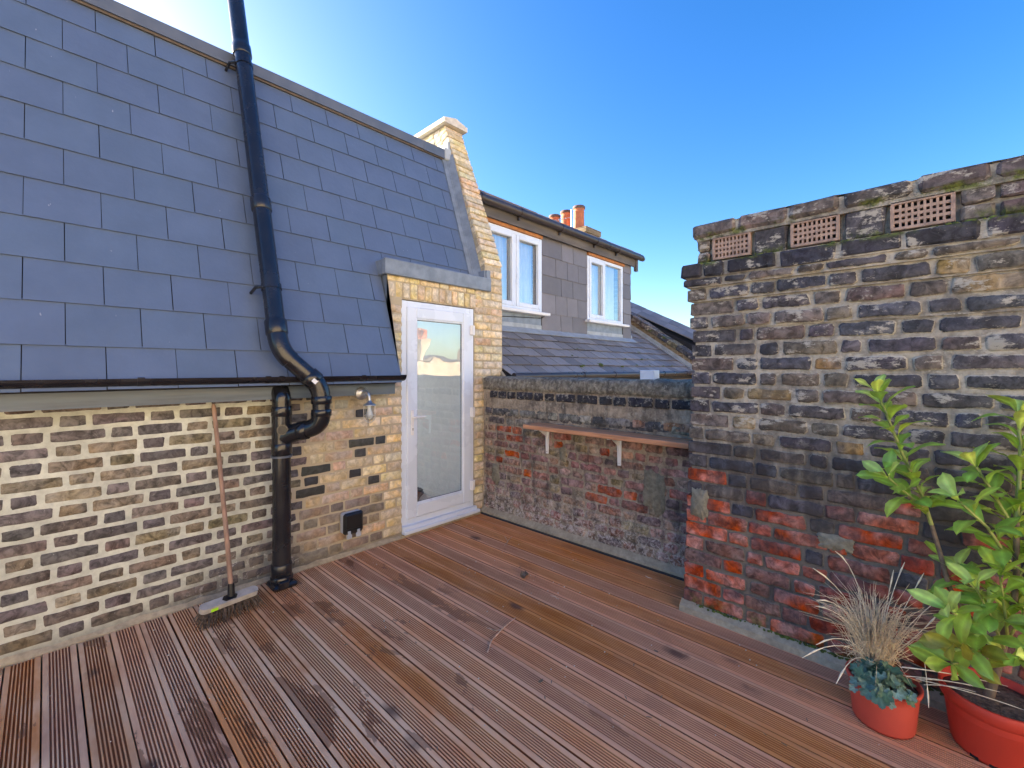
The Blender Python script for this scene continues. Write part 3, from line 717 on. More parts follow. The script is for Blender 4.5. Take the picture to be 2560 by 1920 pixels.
cf = MB(); cf.prism([(2.93, YW - 0.002, 0.04), (3.045, YW - 0.002, 0.04), (3.045, YW - 0.03, 0.0), (2.93, YW - 0.03, 0.0)], (0, 0, -0.03)); cf.build('cement_fillet', 'cement', party)

# ------------------------------------------------------------------ low boundary wall with the shelf
XB = 3.05
bwall = thing('boundary_wall', 'low sooty old brick boundary wall behind the shelf, with rough cement band on top', 'wall', (3.2, 2.2, 0))
bc = MB(); bc.box((XB, 0.9, -0.3), (XB + 0.23, YW - 0.01, 1.35))
bc = bc.build('wall_core', 'mortar_back', bwall)
def wall_x(cy, cz, X=XB): return lambda a, b, d: Vector((X - d, cy + a, cz + b))
rb = random.Random(17)
BK = [tuple(k_*q for k_, q in zip((2.3, 1.95, 1.85), c_)) for c_ in [(0.12, 0.085, 0.075), (0.10, 0.075, 0.075), (0.14, 0.10, 0.085), (0.085, 0.07, 0.072), (0.15, 0.12, 0.095), (0.13, 0.08, 0.075), (0.16, 0.11, 0.10)]]
BR = [(0.42, 0.12, 0.06), (0.34, 0.11, 0.07), (0.28, 0.11, 0.085)]
BY = [(0.30, 0.23, 0.14), (0.25, 0.20, 0.13)]
rows = []; z = 0.055
while z < 0.985: h = 0.077 + rb.uniform(-0.004, 0.004); rows.append((z, h)); z += h
for i, (z, h) in enumerate(rows):
    y = 1.06 - rb.uniform(0, 0.1); head = i % 2 == 0
    while y < 3.255:
        w = (0.105 if head else 0.212) * rb.uniform(0.85, 1.15)
        if rb.random() < 0.25: w = rb.uniform(0.08, 0.15)
        w = min(w, 3.262 - y)
        if w > 0.03:
            q = rb.random(); low = z < 0.32
            if low: c = rb.choice(BK + [(0.30, 0.17, 0.13), (0.27, 0.14, 0.11), (0.32, 0.26, 0.18), (0.25, 0.15, 0.13), (0.28, 0.20, 0.16)])
            elif z > 0.9: c = rb.choice([(0.10, 0.09, 0.09), (0.16, 0.14, 0.12), (0.24, 0.22, 0.18), (0.08, 0.075, 0.08)])
            else: c = rb.choice(BK) if q < 0.76 else (rb.choice(BR) if q < 0.91 else rb.choice(BY))
            m = brick_mb(w - 0.004, h - 0.013 + rb.uniform(-.004, .003), 0.004 + rb.uniform(-.003, .004), wall_x(y + w/2, z + h/2), rb, jit=0.0055, cr=0.012, inset=0.009)
            m.build('brick', 'brick_back', bc, col=vary(c, rb, 0.15))
        y += w + 0.010; head = not head
# two courses of upper bricks, a grey rendered strip, the black header course, then the rough cement top
y = 1.07
while y < 3.22:
    w = rb.choice([0.10, 0.11, 0.20, 0.22]); w = min(w, 3.25 - y)
    if w > 0.05:
        m = brick_mb(w, 0.062, 0.006, wall_x(y + w/2, 1.035), rb, jit=0.004, cr=0.008); m.build('brick', 'brick_back', bc, col=vary(rb.choice([(0.30, 0.28, 0.23), (0.20, 0.19, 0.18), (0.10, 0.1, 0.11), (0.34, 0.2, 0.13)]), rb))
    y += w + 0.016
y = 1.12
while y < 3.2:
    w = rb.choice([0.10, 0.105, 0.11, 0.20]); w = min(w, 3.22 - y)
    if w > 0.05:
        m = brick_mb(w, 0.066, 0.012, wall_x(y + w/2, 1.197), rb, jit=0.004, cr=0.008); m.build('brick', 'brick_back', bc, col=vary((0.032, 0.033, 0.042), rb))
    y += w + 0.018
def rough(amp, sc, axis):
    def f(q):
        d = mnoise.fractal(q * sc, 1.0, 2.0, 4); v = [0, 0, 0]; v[axis] = d * amp; return v
    return f
rd2 = MB(); rd2.grid((XB - 0.004, 1.02, 1.075), (0, 2.25, 0), (0, 0, 0.082), 90, 6, rough(0.004, 9, 0)); rd2.build('render_strip', 'mortar_back', bwall)
bn = MB()
ny = 90
prof = [(XB + 0.012, 1.238), (XB - 0.014, 1.247), (XB - 0.018, 1.28), (XB - 0.014, 1.32), (XB - 0.006, 1.352), (XB + 0.03, 1.366), (XB + 0.12, 1.374), (XB + 0.25, 1.36), (XB + 0.25, 1.2)]
v = []
for j in range(ny + 1):
    y = 0.95 + (3.275 - 0.95) * j / ny
    for k, (x, z) in enumerate(prof):
        q = Vector((x, y, z)); d = mnoise.fractal(q * 11, 1.0, 2.0, 4)
        v.append((x + d * 0.010, y, z + mnoise.noise(q * 7 + Vector((5, 0, 0))) * 0.008))
n = len(prof)
bn.add(v, [(j*n+k, j*n+k+1, (j+1)*n+k+1, (j+1)*n+k) for j in range(ny) for k in range(n-1)], 0, True)
bn.build('cement_band', 'render_band', bwall)
bf = MB(); vv = []
for j in range(61):
    y = 0.95 + 2.33*j/60
    vv += [(XB - 0.003, y, 0.062 + rb.uniform(-.003, .003)), (XB - 0.042 + rb.uniform(-.003, .003), y, 0.028), (XB - 0.046, y, -0.02)]
bf.add(vv, [(3*i, 3*i+1, 3*i+4, 3*i+3) for i in range(60)] + [(3*i+1, 3*i+2, 3*i+5, 3*i+4) for i in range(60)]); bf.build('cement_fillet', 'cement', bwall)
ls = MB(); ls.box((XB - 0.062, 0.95, -0.03), (XB - 0.045, 3.262, 0.010)); ls.build('membrane_strip', 'membrane', bwall)

# ------------------------------------------------------------------ the tall old wall with air bricks
XP = 2.655; PY1 = 1.075; PY0 = -1.7
pier = thing('chimney_stack', 'tall weathered brick stack with corbelled head and three air bricks, right side of deck', 'chimney', (2.8, 0.2, 0))
def lean(z): return -0.035 * z                         # the end face leans back as it rises
pc = MB(); pc.prism([(XP, PY1 - 0.012, -0.3), (XP, PY1 - 0.012 + lean(2.0), 2.0), (XP, PY0, 2.0), (XP, PY0, -0.3)], (0.60, 0, 0))
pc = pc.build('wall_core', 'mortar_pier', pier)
rq = random.Random(41)
PD = [(0.085, 0.085, 0.10), (0.095, 0.088, 0.09), (0.07, 0.072, 0.088), (0.15, 0.125, 0.11), (0.17, 0.14, 0.11), (0.11, 0.097, 0.105), (0.15, 0.115, 0.105), (0.08, 0.075, 0.085), (0.08, 0.08, 0.092), (0.14, 0.12, 0.10)]
PR = [(0.44, 0.13, 0.085), (0.38, 0.11, 0.08), (0.33, 0.105, 0.08), (0.30, 0.095, 0.07), (0.44, 0.13, 0.085), (0.24, 0.10, 0.08), (0.20, 0.11, 0.095), (0.36, 0.11, 0.075), (0.46, 0.14, 0.09)]
PT = [(0.36, 0.26, 0.14), (0.30, 0.22, 0.13)]
CORB = []; PC = 0.0815; z = 0.05; i = 0; stuffP = MB(); stuffP.rim = []
ZS = 1.978                                              # underside of the projecting string course
while z < ZS - 0.03:
    h = min(PC, ZS - z); y_end = PY1 + lean(z)
    pr = 0.0
    if z > ZS - 0.30: pr = 0.012
    if z > ZS - 0.19: pr = 0.028
    if z > ZS - 0.10: pr = 0.046
    if pr: CORB.append((z, z + h, pr - 0.003))
    y = y_end + pr; head = i % 2 == 0; first = True
    while y > PY0:
        w = (0.105 if head else 0.222) * rq.uniform(0.92, 1.08)
        if rq.random() < 0.12: w *= 0.75
        redp = 1.0 if z < 0.66 else (0.6 if z < 0.84 else 0.0)
        if rq.random() < redp * (0.93 if z < 0.5 else 0.8): c = rq.choice(PR)
        elif rq.random() < 0.06: c = rq.choice(PT)
        else: c = rq.choice(PD)
        jit = 0.0045
        old = z < 0.9
        m = brick_mb(w, h - (0.013 if old else 0.019) + rq.uniform(-.004, .003), 0.008 + pr + rq.uniform(-.003, .004), wall_x(y - w/2, z + h/2, XP), rq, depth=0.03 + pr, jit=jit, cr=0.009, inset=0.008)
        if first and pr >= 0: 
            # the end brick shows its return face as well
            m = MB(); X0 = XP - 0.008 - pr
            m.box((X0, y - w, z + 0.006), (X0 + 0.25 + pr, y + 0.002, z + h - 0.007), ch=0.006, jit=0.003, rg=rq)
        if y < -0.75: stuffP.add(m.v, m.f); stuffP.rim += (m.rim or [0.0]*len(m.v))
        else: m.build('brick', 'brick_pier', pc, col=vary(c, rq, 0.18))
        y -= w + (0.010 if old else 0.016) * rq.uniform(0.8, 1.5); head = not head; first = False
    z += PC; i += 1
stuffP.build('bricks_beyond_the_view', 'brick_pier', pc, col=(0.08, 0.07, 0.07), kind='stuff')
# corbel backing so that the stepped courses have a body
cb = MB()
for (z0, z1, pr) in CORB + [(ZS, ZS + 0.079, 0.052)]:
    cb.box((XP - pr, PY0, z0), (XP + 0.2, PY1 + lean(z0) + pr - 0.012, z1))
cb.build('corbel_core', 'mortar_pier', pier)
def end_bricks(z0, z1, pr, y_hi, palette, wlist, gap=0.016, jit=0.004, top=0.0, ch=0.008, y_lo=-1.0):
    y = y_hi
    while y > y_lo:
        w = rq.choice(wlist) * rq.uniform(0.93, 1.07); X0 = XP - pr + rq.uniform(-.004, .004)
        m = MB(); m.box((X0, y - w, z0 + rq.uniform(-.003, .003)), (X0 + 0.24, y, z1 + rq.uniform(-.004, .004)), ch=ch, jit=jit, rg=rq)
        m.build('brick', 'brick_pier', pc, col=vary(rq.choice(palette), rq, 0.2)); y -= w + gap * rq.uniform(0.7, 1.6)
end_bricks(ZS + 0.002, ZS + 0.078, 0.062, PY1 + lean(2.0) + 0.062, [(0.045, 0.046, 0.06), (0.055, 0.05, 0.06), (0.05, 0.05, 0.058)], [0.225, 0.225, 0.11])
# air brick band
ab_y = [(0.705, 0.905), (0.312, 0.517), (-0.085, 0.125)]
hb = MB(); hb.box((XP + 0.022, PY0, ZS + 0.0), (XP + 0.5, PY1 + lean(2.1) - 0.012, 2.225)); hb.build('head_core', 'mortar_pier', pier)
segs = []; top = PY1 + lean(2.15)
for (a, b) in ab_y: segs.append((b + 0.012, top)); top = a - 0.012
segs.append((-1.0, top))
for (a, b) in segs:
    y = b
    while y - a > 0.02:
        w = min(rq.choice([0.11, 0.16, 0.20, 0.225]), y - a)
        if y - a - w < 0.045: w = y - a
        split = rq.random() < 0.6
        for (za, zb) in (((2.066, 2.132), (2.142, 2.208)) if split else ((2.066, 2.205),)):
            m = MB(); X0 = XP - 0.010 + rq.uniform(-.007, .007)
            m.box((X0, y - w + 0.007, za), (X0 + 0.22, y - 0.007, zb), ch=0.010, jit=0.005, rg=rq)
            m.build('brick', 'brick_pier', pc, col=vary(rq.choice([(0.14, 0.115, 0.095), (0.12, 0.095, 0.095), (0.07, 0.065, 0.07), (0.15, 0.12, 0.11)]), rq, 0.2))
        y -= w
for (a, b) in ab_y:
    z0, z1 = 2.076, 2.206; X0 = XP - 0.012
    bk = MB(); bk.box((X0 + 0.028, a, z0), (X0 + 0.10, b, z1)); ab = None
    lat = MB(); bw_ = 0.014
    lat.box((X0, a, z0), (X0 + 0.03, b, z0 + bw_), ch=0.002); lat.box((X0, a, z1 - bw_), (X0 + 0.03, b, z1), ch=0.002)
    lat.box((X0 + 0.0006, a, z0 + bw_), (X0 + 0.03, a + bw_, z1 - bw_)); lat.box((X0 + 0.0006, b - bw_, z0 + bw_), (X0 + 0.03, b, z1 - bw_))
    nc, nr = 9, 4; pw = (b - a - 2*bw_) / nc; phh = (z1 - z0 - 2*bw_) / nr
    for k in range(1, nc): lat.box((X0 + 0.004, a + bw_ + k*pw - 0.0045, z0 + bw_), (X0 + 0.028, a + bw_ + k*pw + 0.0045, z1 - bw_))
    for k in range(1, nr): lat.box((X0 + 0.0045, a + bw_, z0 + bw_ + k*phh - 0.0065), (X0 + 0.028, b - bw_, z0 + bw_ + k*phh + 0.0065))
    ab = lat.build('air_brick', 'airbrick', pier); bk.build('air_brick_back', 'void', ab)
end_bricks(2.222, 2.292, 0.028, PY1 + lean(2.2) + 0.018, [(0.15, 0.12, 0.115), (0.13, 0.105, 0.10), (0.10, 0.085, 0.085), (0.16, 0.115, 0.11)], [0.225, 0.23, 0.21, 0.11], ch=0.014, jit=0.006)
tp = MB(); tp.box((XP - 0.012, -1.2, 2.20), (XP + 0.4, PY1 + lean(2.2) - 0.004, 2.284)); tp.build('coping_bed', 'mortar_pier', pier)
tp = MB(); tp.grid((XP - 0.02, -1.0, 2.288), (0.5, 0, 0), (0, 2.0, 0), 14, 60, rough(0.012, 8, 2)); tp.build('cement_top', 'mortar_pier', pier)
pf = MB(); vv = []
for j in range(81):
    y = PY0 + (PY1 + 0.012 - PY0)*j/80
    vv += [(XP - 0.002, y, 0.058 + rq.uniform(-.006, .006)), (XP - 0.040 + rq.uniform(-.004, .004), y, 0.030), (XP - 0.05, y, -0.02)]
pf.add(vv, [(3*i, 3*i+1, 3*i+4, 3*i+3) for i in range(80)] + [(3*i+1, 3*i+2, 3*i+5, 3*i+4) for i in range(80)])
pf.add([(XP - 0.05, PY1 + 0.012, -0.02), (XP - 0.04, PY1 + 0.012, 0.03), (XP, PY1 + 0.012, 0.06), (XP + 0.4, PY1 + 0.012, 0.06), (XP + 0.4, PY1 + 0.012, -0.02)], [(0, 1, 2, 3, 4)])
pf.build('cement_fillet', 'cement', pier)
# hard cement repairs
def patch(cy, cz, w, h, X, parent, name='cement_patch', mat='cement_patch', amp=0.004):
    m = MB(); N = 48; ring = []; ring2 = []
    for k in range(N):
        a = 2*math.pi*k/N; rr = 1 + 0.25*mnoise.noise(Vector((math.cos(a)*1.3 + cy*9, math.sin(a)*1.3, cz*5))) + 0.22*mnoise.noise(Vector((math.cos(a)*4 + cy*9, math.sin(a)*4, cz*5)))
        sq_ = 1 / max(abs(math.cos(a)), abs(math.sin(a))) ** 0.7
        ring.append((X + 0.004, cy + math.cos(a)*rr*sq_*w/2, cz + math.sin(a)*rr*sq_*h/2)); ring2.append((X - 0.008, cy + math.cos(a)*rr*sq_*w/2.12, cz + math.sin(a)*rr*sq_*h/2.12))
    m.add(ring + ring2 + [(X - 0.009, cy, cz)], [(k, (k+1) % N, (k+1) % N + N, k + N) for k in range(N)] + [(k + N, (k+1) % N + N, 2*N) for k in range(N)], 0, True)
    m.build(name, mat, parent)
patch(0.98, 0.66, 0.10, 0.19, XP - 0.004, pier); patch(0.33, 0.60, 0.15, 0.075, XP - 0.003, pier)
patch(1.45, 0.56, 0.17, 0.30, XB - 0.003, bwall); patch(2.28, 0.72, 0.07, 0.13, XB - 0.003, bwall); patch(3.10, 0.42, 0.10, 0.20, XB - 0.003, bwall)
# moss cushions on the ledge and along the foot
mo = MB(); rm = random.Random(8)
def moss(c, r):
    mo.lathe(c, [(r, -0.004), (r*0.9, r*0.25), (r*0.55, r*0.45), (0.0005, r*0.52)], 7)
for k in range(46):
    y = rm.choice([0.95, 0.6, 0.2, -0.1, -0.2, 0.0]) + rm.gauss(0, 0.07); moss((XP - 0.03 + rm.uniform(-.02, .02), min(y, 1.05), ZS + 0.080), rm.uniform(0.006, 0.016))
for k in range(190):
    y = min(1.0, rm.choice([0.85, 0.55, 0.45, 0.35, 0.1]) + rm.gauss(0, 0.08)); moss((XP - 0.006 + rm.uniform(-.010, .004), y, 0.054 + rm.uniform(-.004, .004)), rm.uniform(0.003, 0.009))
mo.build('moss', 'moss_green', pier, kind='stuff')

# ------------------------------------------------------------------ neighbour's house beyond the low wall
nb = thing('neighbour_house', 'neighbouring house with two white windows in slate-hung dormer above an old slate roof', 'house', (5.6, 4.0, 0))
YD = 4.10
body = MB(); body.box((3.34, 3.32, -8), (8.42, 9.0, 1.36)); body.box((3.34, YD + 0.06, 1.3), (3.80, 7.5, 3.6)); body.box((4.957, YD + 0.06, 1.3), (6.137, 7.5, 3.6)); body.box((7.297, YD + 0.06, 1.3), (7.60, 7.5, 3.6))
body.box((3.80, YD + 0.06, 1.3), (4.957, 7.5, 2.26)); body.box((6.137, YD + 0.06, 1.3), (7.297, 7.5, 2.26)); body.box((3.80, YD + 0.06, 3.30), (4.957, 7.5, 3.6)); body.box((6.137, YD + 0.06, 3.30), (7.297, 7.5, 3.6))
body.build('house_body', 'brick_side', nb)
# lower roof
RSL = 0.672
def low_z(y): return 1.39 + (y - 3.20) * RSL
rdir = Vector((0, 1, RSL)).normalized(); rnrm = Vector((0, -RSL, 1)).normalized()
lr = MB(); a0 = Vector((3.335, 3.17, low_z(3.17))); a1 = Vector((3.335, 5.2, low_z(5.2)))
lr.prism([a0 - rnrm*0.01, a1 - rnrm*0.01, a1 - rnrm*0.12, a0 - rnrm*0.12], (5.07, 0, 0)); lr = lr.build('lower_roof', 'underlay', nb)
rr_ = random.Random(51); RE = 0.205; nrow = 6; stuffR = MB()
for r in range(11):
    d0 = r * RE; x = 3.34 + (0.0 if r % 2 else -0.13)
    y_ = 3.17 + d0 * rdir.y
    while x < 8.40:
        w = 0.262 + rr_.uniform(-0.012, 0.012); x0 = max(x, 3.338); x1 = min(x + w - 0.014, 8.395)
        inside_dormer = y_ > YD - 0.12 and x1 < 7.62
        if x1 - x0 > 0.03 and not inside_dormer:
            o = Vector((0, 3.17, low_z(3.17))); j = rr_.uniform(-0.008, 0.004); sk = rr_.uniform(-0.006, 0.006)
            def q(xx, d, hh): return o + Vector((xx, 0, 0)) + rdir*d + rnrm*hh
            ta = 0.018 + rr_.uniform(0, 0.006)
            m = MB(); v = [q(x0, d0 + j, ta - .007), q(x1, d0 + j + sk, ta - .007), q(x1, d0 + RE + .012, -.006), q(x0, d0 + RE + .012, -.006), q(x0, d0 + j, ta), q(x1, d0 + j + sk, ta), q(x1, d0 + RE + .012, 0.001), q(x0, d0 + RE + .012, 0.001)]
            m.add(v, [(3,2,1,0),(4,5,6,7),(0,1,5,4),(1,2,6,5),(2,3,7,6),(3,0,4,7)])
            m.build('slate', 'slate_old', lr)
        x += w
mp = MB()
for k in range(16): 
    yy = rr_.choice([3.35, 3.52, 3.34, 3.7]) + rr_.uniform(-.02, .02); xx = rr_.uniform(4.6, 7.8)
    mp.lathe((xx, yy, low_z(yy) + 0.012), [(0.028, -0.01), (0.022, 0.008), (0.001, 0.013)], 7)
for k in range(5): mp.lathe((5.35 + rr_.uniform(-.06, .06), 3.36 + rr_.uniform(-.03, .03), low_z(3.36) + 0.012), [(0.035, -0.01), (0.026, 0.012), (0.001, 0.02)], 7)
mp.build('moss', 'moss_green', nb, kind='stuff')
# eaves gutter
eg = MB(); ey, ez = 3.13, 1.372
eg.tube([(3.34, ey, ez), (8.4, ey, ez)], 0.036, 10); eg = eg.build('eaves_gutter', 'gutter_brown', nb)
for x in (4.6, 5.35, 6.1, 6.9, 7.8):
    m = MB(); m.tube([(x, ey, ez), (x + 0.05, ey, ez)], 0.042, 10); m.build('gutter_joint', 'gutter_brown', eg)
ff = MB(); ff.prism([(3.30, YW - 0.06, 1.365), (3.30, YW + 0.05, 1.47), (3.30, YW + 0.05, 1.365)], (0.10, 0, 0)); ff.build('cement_flaunching', 'cement', party)
# lead apron
ap = MB(); p0 = Vector((3.335, YD - 0.12, low_z(YD - 0.12) + 0.022)); 
ap.prism([p0, p0 + rdir*0.15, p0 + rdir*0.15 + Vector((0, -0.004, 0.06)), p0 + rdir*0.15 + Vector((0, -0.012, 0.06)), p0 + rdir*0.138 + Vector((0, 0, 0.012)), p0 + rnrm*0.008], (4.32, 0, 0)); ap.build('lead_apron', 'lead_pale', nb)
# hung slates between and beside the windows
hg = MB(); hg.box((4.957, YD + 0.02, 2.0), (6.137, YD + 0.07, 3.42)); hg.box((7.297, YD + 0.02, 1.95), (7.60, YD + 0.07, 3.42)); hg.box((3.34, YD + 0.02, 2.0), (3.8, YD + 0.07, 3.42)); hg = hg.build('slate_hanging', 'underlay', nb)
def hung(x0, x1, z0, z1):
    m = MB(); t1 = 0.012 + rr_.uniform(0, .005); t0 = 0.0
    v = [(x0, YD - t1, z0), (x1, YD - t1 - rr_.uniform(-.002, .002), z0 + rr_.uniform(-.004, .004)), (x1, YD + 0.018, z0), (x0, YD + 0.018, z0), (x0, YD + t0 - 0.004, z1), (x1, YD + t0 - 0.004, z1), (x1, YD + 0.018, z1), (x0, YD + 0.018, z1)]
    m.add(v, [(3,2,1,0),(4,5,6,7),(0,1,5,4),(1,2,6,5),(2,3,7,6),(3,0,4,7)]); m.build('slate', 'slate_hung', hg)
zr = [1.985, 2.27, 2.56, 2.83, 3.11, 3.40]
rowsx = [[4.96, 5.42, 5.73, 6.135], [4.96, 5.29, 5.58, 5.87, 6.135], [4.96, 5.43, 5.735, 6.135], [4.96, 5.29, 5.585, 5.88, 6.135], [4.96, 5.44, 5.74, 6.135]]
for r in range(5):
    for a, b in zip(rowsx[r][:-1], rowsx[r][1:]): hung(a + .004, b - .004, zr[r], zr[r+1] - 0.001 + 0.006)
for a, b in zip([1.95, 2.22, 2.47, 2.75, 3.02, 3.24], [2.22, 2.47, 2.75, 3.02, 3.24, 3.42]): hung(7.32 + rr_.uniform(-.01, .015), 7.60 + rr_.uniform(0, .02), a + .004, b)
# windows
def window(x0, x1, z0, z1, label=None, mull=None, side=None):
    f = MB(); frame4(f, x0, x1, z0, z1, 0.055, YD - 0.015, YD + 0.06, 0.006)
    f.box((mull - 0.028, YD - 0.0143, z0 + 0.055), (mull + 0.028, YD + 0.06, z1 - 0.055), ch=0.005)
    w = f.build('window', 'upvc', nb)
    for a, b in ((x0 + 0.055, mull - 0.028), (mull + 0.028, x1 - 0.055)):
        if (a > mull) == (side == 'right') or side == 'both':
            s_ = MB(); frame4(s_, a - 0.01, b + 0.01, z0 + 0.045, z1 - 0.045, 0.058, YD - 0.03, YD + 0.02, 0.006); s_.build('casement', 'upvc', w)
        g_ = MB(); g_.grid((a, YD + 0.025, z0 + 0.05), (b - a, 0, 0), (0, 0, z1 - z0 - 0.1), 1, 1); g_.build('glass_pane', 'glass_window', w)
        c_ = MB(); n_ = 26; vv = []
        for k in range(n_ + 1):
            xx = a + (b - a)*k/n_; yy = YD + 0.13 + 0.025*math.sin(k*1.7 + a*3) + 0.012*math.sin(k*0.6)
            vv += [(xx, yy, z0 - 0.02), (xx, yy, z1 + 0.02)]
        c_.add(vv, [(2*k, 2*k+2, 2*k+3, 2*k+1) for k in range(n_)], 0, True); c_.build('curtain', 'curtain', w)
    s_ = MB(); s_.box((x0 - 0.06, YD - 0.10, z0 - 0.045), (x1 + 0.10, YD + 0.02, z0 - 0.002), ch=0.008); s_.build('window_sill', 'white_paint', w)
    rb_ = MB(); rb_.box((x0 - 0.02, YD + 0.05, z0 - 0.05), (x1 + 0.02, YD + 0.3, z0 - 0.03)); rb_.build('room_ledge', 'plaster', w)
window(3.80, 4.957, 2.262, 3.33, None, 4.383, 'both'); window(6.137, 7.297, 2.262, 3.33, None, 6.668, 'left')
for a, b in ((3.34, 4.95), (6.145, 7.29)):
    m = MB(); m.box((a, YD - 0.004, 1.96), (b, YD + 0.055, 2.218)); m.build('lead_panel', 'lead', nb)
cbx = MB(); cbx.tube([(3.5, YD - 0.012, 2.09), (4.2, YD - 0.012, 2.15), (4.95, YD - 0.012, 2.185), (5.0, YD - 0.02, 2.215)], 0.006, 6); cbx.build('cable', 'gutter_black', nb)
# orange timber head, old fascia, gutter and roof edge
m = MB(); m.box((3.34, YD - 0.035, 3.332), (4.95, YD + 0.05, 3.375)); m.build('window_head', 'timber_orange', nb)
m = MB(); m.box((6.14, YD - 0.035, 3.332), (7.33, YD + 0.05, 3.375)); m.build('window_head', 'timber_orange', nb)
m = MB(); m.box((3.34, YD - 0.075, 3.375), (7.72, YD - 0.04, 3.565)); m.box((7.66, YD - 0.09, 3.30), (7.735, YD - 0.0395, 3.566)); m.build('fascia_board', 'timber_old', nb)
m = MB(); m.tube([(3.36, YD - 0.13, 3.545), (7.80, YD - 0.13, 3.560)], 0.056, 12); m.tube([(7.78, YD - 0.13, 3.56), (7.86, YD - 0.13, 3.548)], [0.060, 0.045], 12)
dg = m.build('gutter', 'gutter_brown', nb)
m = MB(); m.tube([(3.45, YD - 0.13, 3.54), (3.45, YD - 0.12, 3.44), (3.43, YD - 0.04, 3.34)], 0.036, 10); m.build('downpipe', 'gutter_brown', dg)
for x in (3.62, 4.35, 5.25, 6.2, 6.9):
    m = MB(); m.tube([(x, YD - 0.13, 3.548), (x + 0.05, YD - 0.13, 3.549)], 0.062, 12); m.box((x + 0.005, YD - 0.11, 3.45), (x + 0.03, YD - 0.07, 3.5)); m.build('gutter_bracket', 'gutter_brown', dg)
m = MB(); x = 3.34
while x < 7.75:
    w = 0.45 + rr_.uniform(-.05, .05); m.box((x, YD - 0.12, 3.605 + rr_.uniform(-.004, .004)), (min(x + w - .006, 7.80), YD + 0.4, 3.635 + rr_.uniform(-.004, .006)), jit=0.003); x += w
m.prism([(3.34, YD - 0.06, 3.60), (3.34, YD + 3.4, 3.72), (3.34, YD + 3.4, 3.6)], (4.42, 0, 0)); m.build('flat_roof', 'roof_far', nb)

# chimney with terracotta pots on the wall between the next two houses
ch = thing('pot_chimney', 'distant brick chimney with row of orange terracotta pots behind the dormer roof', 'chimney', (8.5, 6.4, 0))
m = MB(); m.box((8.24, 5.55, 1.0), (8.78, 7.95, 4.50)); m.box((8.20, 5.50, 4.50), (8.82, 8.0, 4.62)); m.build('chimney_stack', 'brick_side', ch)
for k, (x, y) in enumerate([(8.48, 5.88), (8.53, 6.28), (8.57, 6.66)]):
    c = MB(); c.lathe((x, y, 4.60), [(0.155, 0), (0.155, 0.05), (0.125, 0.09), (0.118, 0.46), (0.128, 0.475), (0.118, 0.49), (0.116, 0.53), (0.14, 0.55), (0.14, 0.60), (0.105, 0.61), (0.10, 0.45), (0.0, 0.44)], 20)
    pot = c.build('chimney_pot', 'terracotta', ch)
    c = MB(); c.lathe((x, y, 5.135), [(0.120, 0), (0.143, 0.015), (0.143, 0.06), (0.13, 0.075), (0.10, 0.075)], 20); c.build('pot_rim', 'terracotta_dark', pot)
c = MB(); c.lathe((8.62, 7.3, 4.60), [(0.15, 0), (0.15, 0.22), (0.12, 0.25), (0.0, 0.25)], 16); c.build('pot_stub', 'terracotta_dark', ch)
an = thing('tv_aerial', 'thin metal television aerial among the orange chimney pots', 'aerial', (8.35, 5.95, 4.5))
m = MB(); m.tube([(8.32, 5.98, 4.45), (8.32, 5.98, 5.13)], 0.012, 6); m.tube([(8.32, 5.98, 4.95), (8.02, 6.35, 4.86)], 0.008, 5); m.build('mast', 'steel', an)
m = MB()
for k in range(6):
    q = Vector((8.32, 5.98, 4.95)).lerp(Vector((8.02, 6.35, 4.86)), 0.1 + k*0.17); dd = Vector((0.6, 0.5, 0.45)).normalized()*0.10; m.tube([q - dd, q + dd], 0.004, 4)
m.build('elements', 'steel', an)

# sloping parapet and roof beyond the dormer
fp = thing('sloping_parapet', 'weathered brick parapet sloping down with lead flashing beyond the dormer', 'wall', (8.5, 3.8, 1.5))
def par(y, off): return low_z(y) + off
m = MB(); m.prism([(8.40, 2.6, -8), (8.40, 2.6, par(2.6, 0.20)), (8.40, 5.4, par(5.4, 0.20)), (8.40, 5.4, -8)], (0.24, 0, 0)); m.build('wall_core', 'brick_side', fp)
rpz = random.Random(61); y = 2.62
while y < 5.3:
    w = rpz.uniform(0.20, 0.25); q = Vector((8.36, y, par(y, 0.20)))
    Mx = Matrix.Translation(q) @ Matrix(((1, 0, 0), (0, rdir.y, rnrm.y), (0, rdir.z, rnrm.z))).to_4x4()
    m = MB(); m.box((0, 0.005, 0), (0.30, w, 0.10 + rpz.uniform(-.01, .01)), ch=0.012, jit=0.006, rg=rpz, M=Mx); m.build('brick', 'brick_pier', fp, col=vary(rpz.choice(PD + [(0.2, 0.18, 0.12)]), rpz))
    y += w * rdir.y
m = MB(); q0 = Vector((8.33, 2.7, low_z(2.7) + 0.02)); m.prism([q0, q0 + Vector((0.075, 0, 0)), q0 + Vector((0.075, 0, 0.09)), q0 + Vector((0.065, 0, 0.09)), q0 + Vector((0.06, 0, 0.02)), q0 + Vector((0, 0, 0.012))], rdir*3.2); m.build('lead_flashing', 'lead_pale', fp)
fr_ = thing('far_roof', 'grey slate roof edge sloping down beyond the brick parapet', 'roof', (9.0, 4.0, 2.0))
fo = Vector((8.66, 2.55, 1.62)); fdir = Vector((0, 1, 0.50)).normalized(); fn = Vector((0, -0.5, 1)).normalized()
m = MB(); m.prism([fo - Vector((0, 0, 0.1)), fo + fdir*3.2 - Vector((0, 0, 0.1)), fo + fdir*3.2 - Vector((0, 0, 0.3)), fo - Vector((0, 0, 0.3))], (0.45, 0, 0.16)); m.build('roof_deck', 'underlay', fr_)
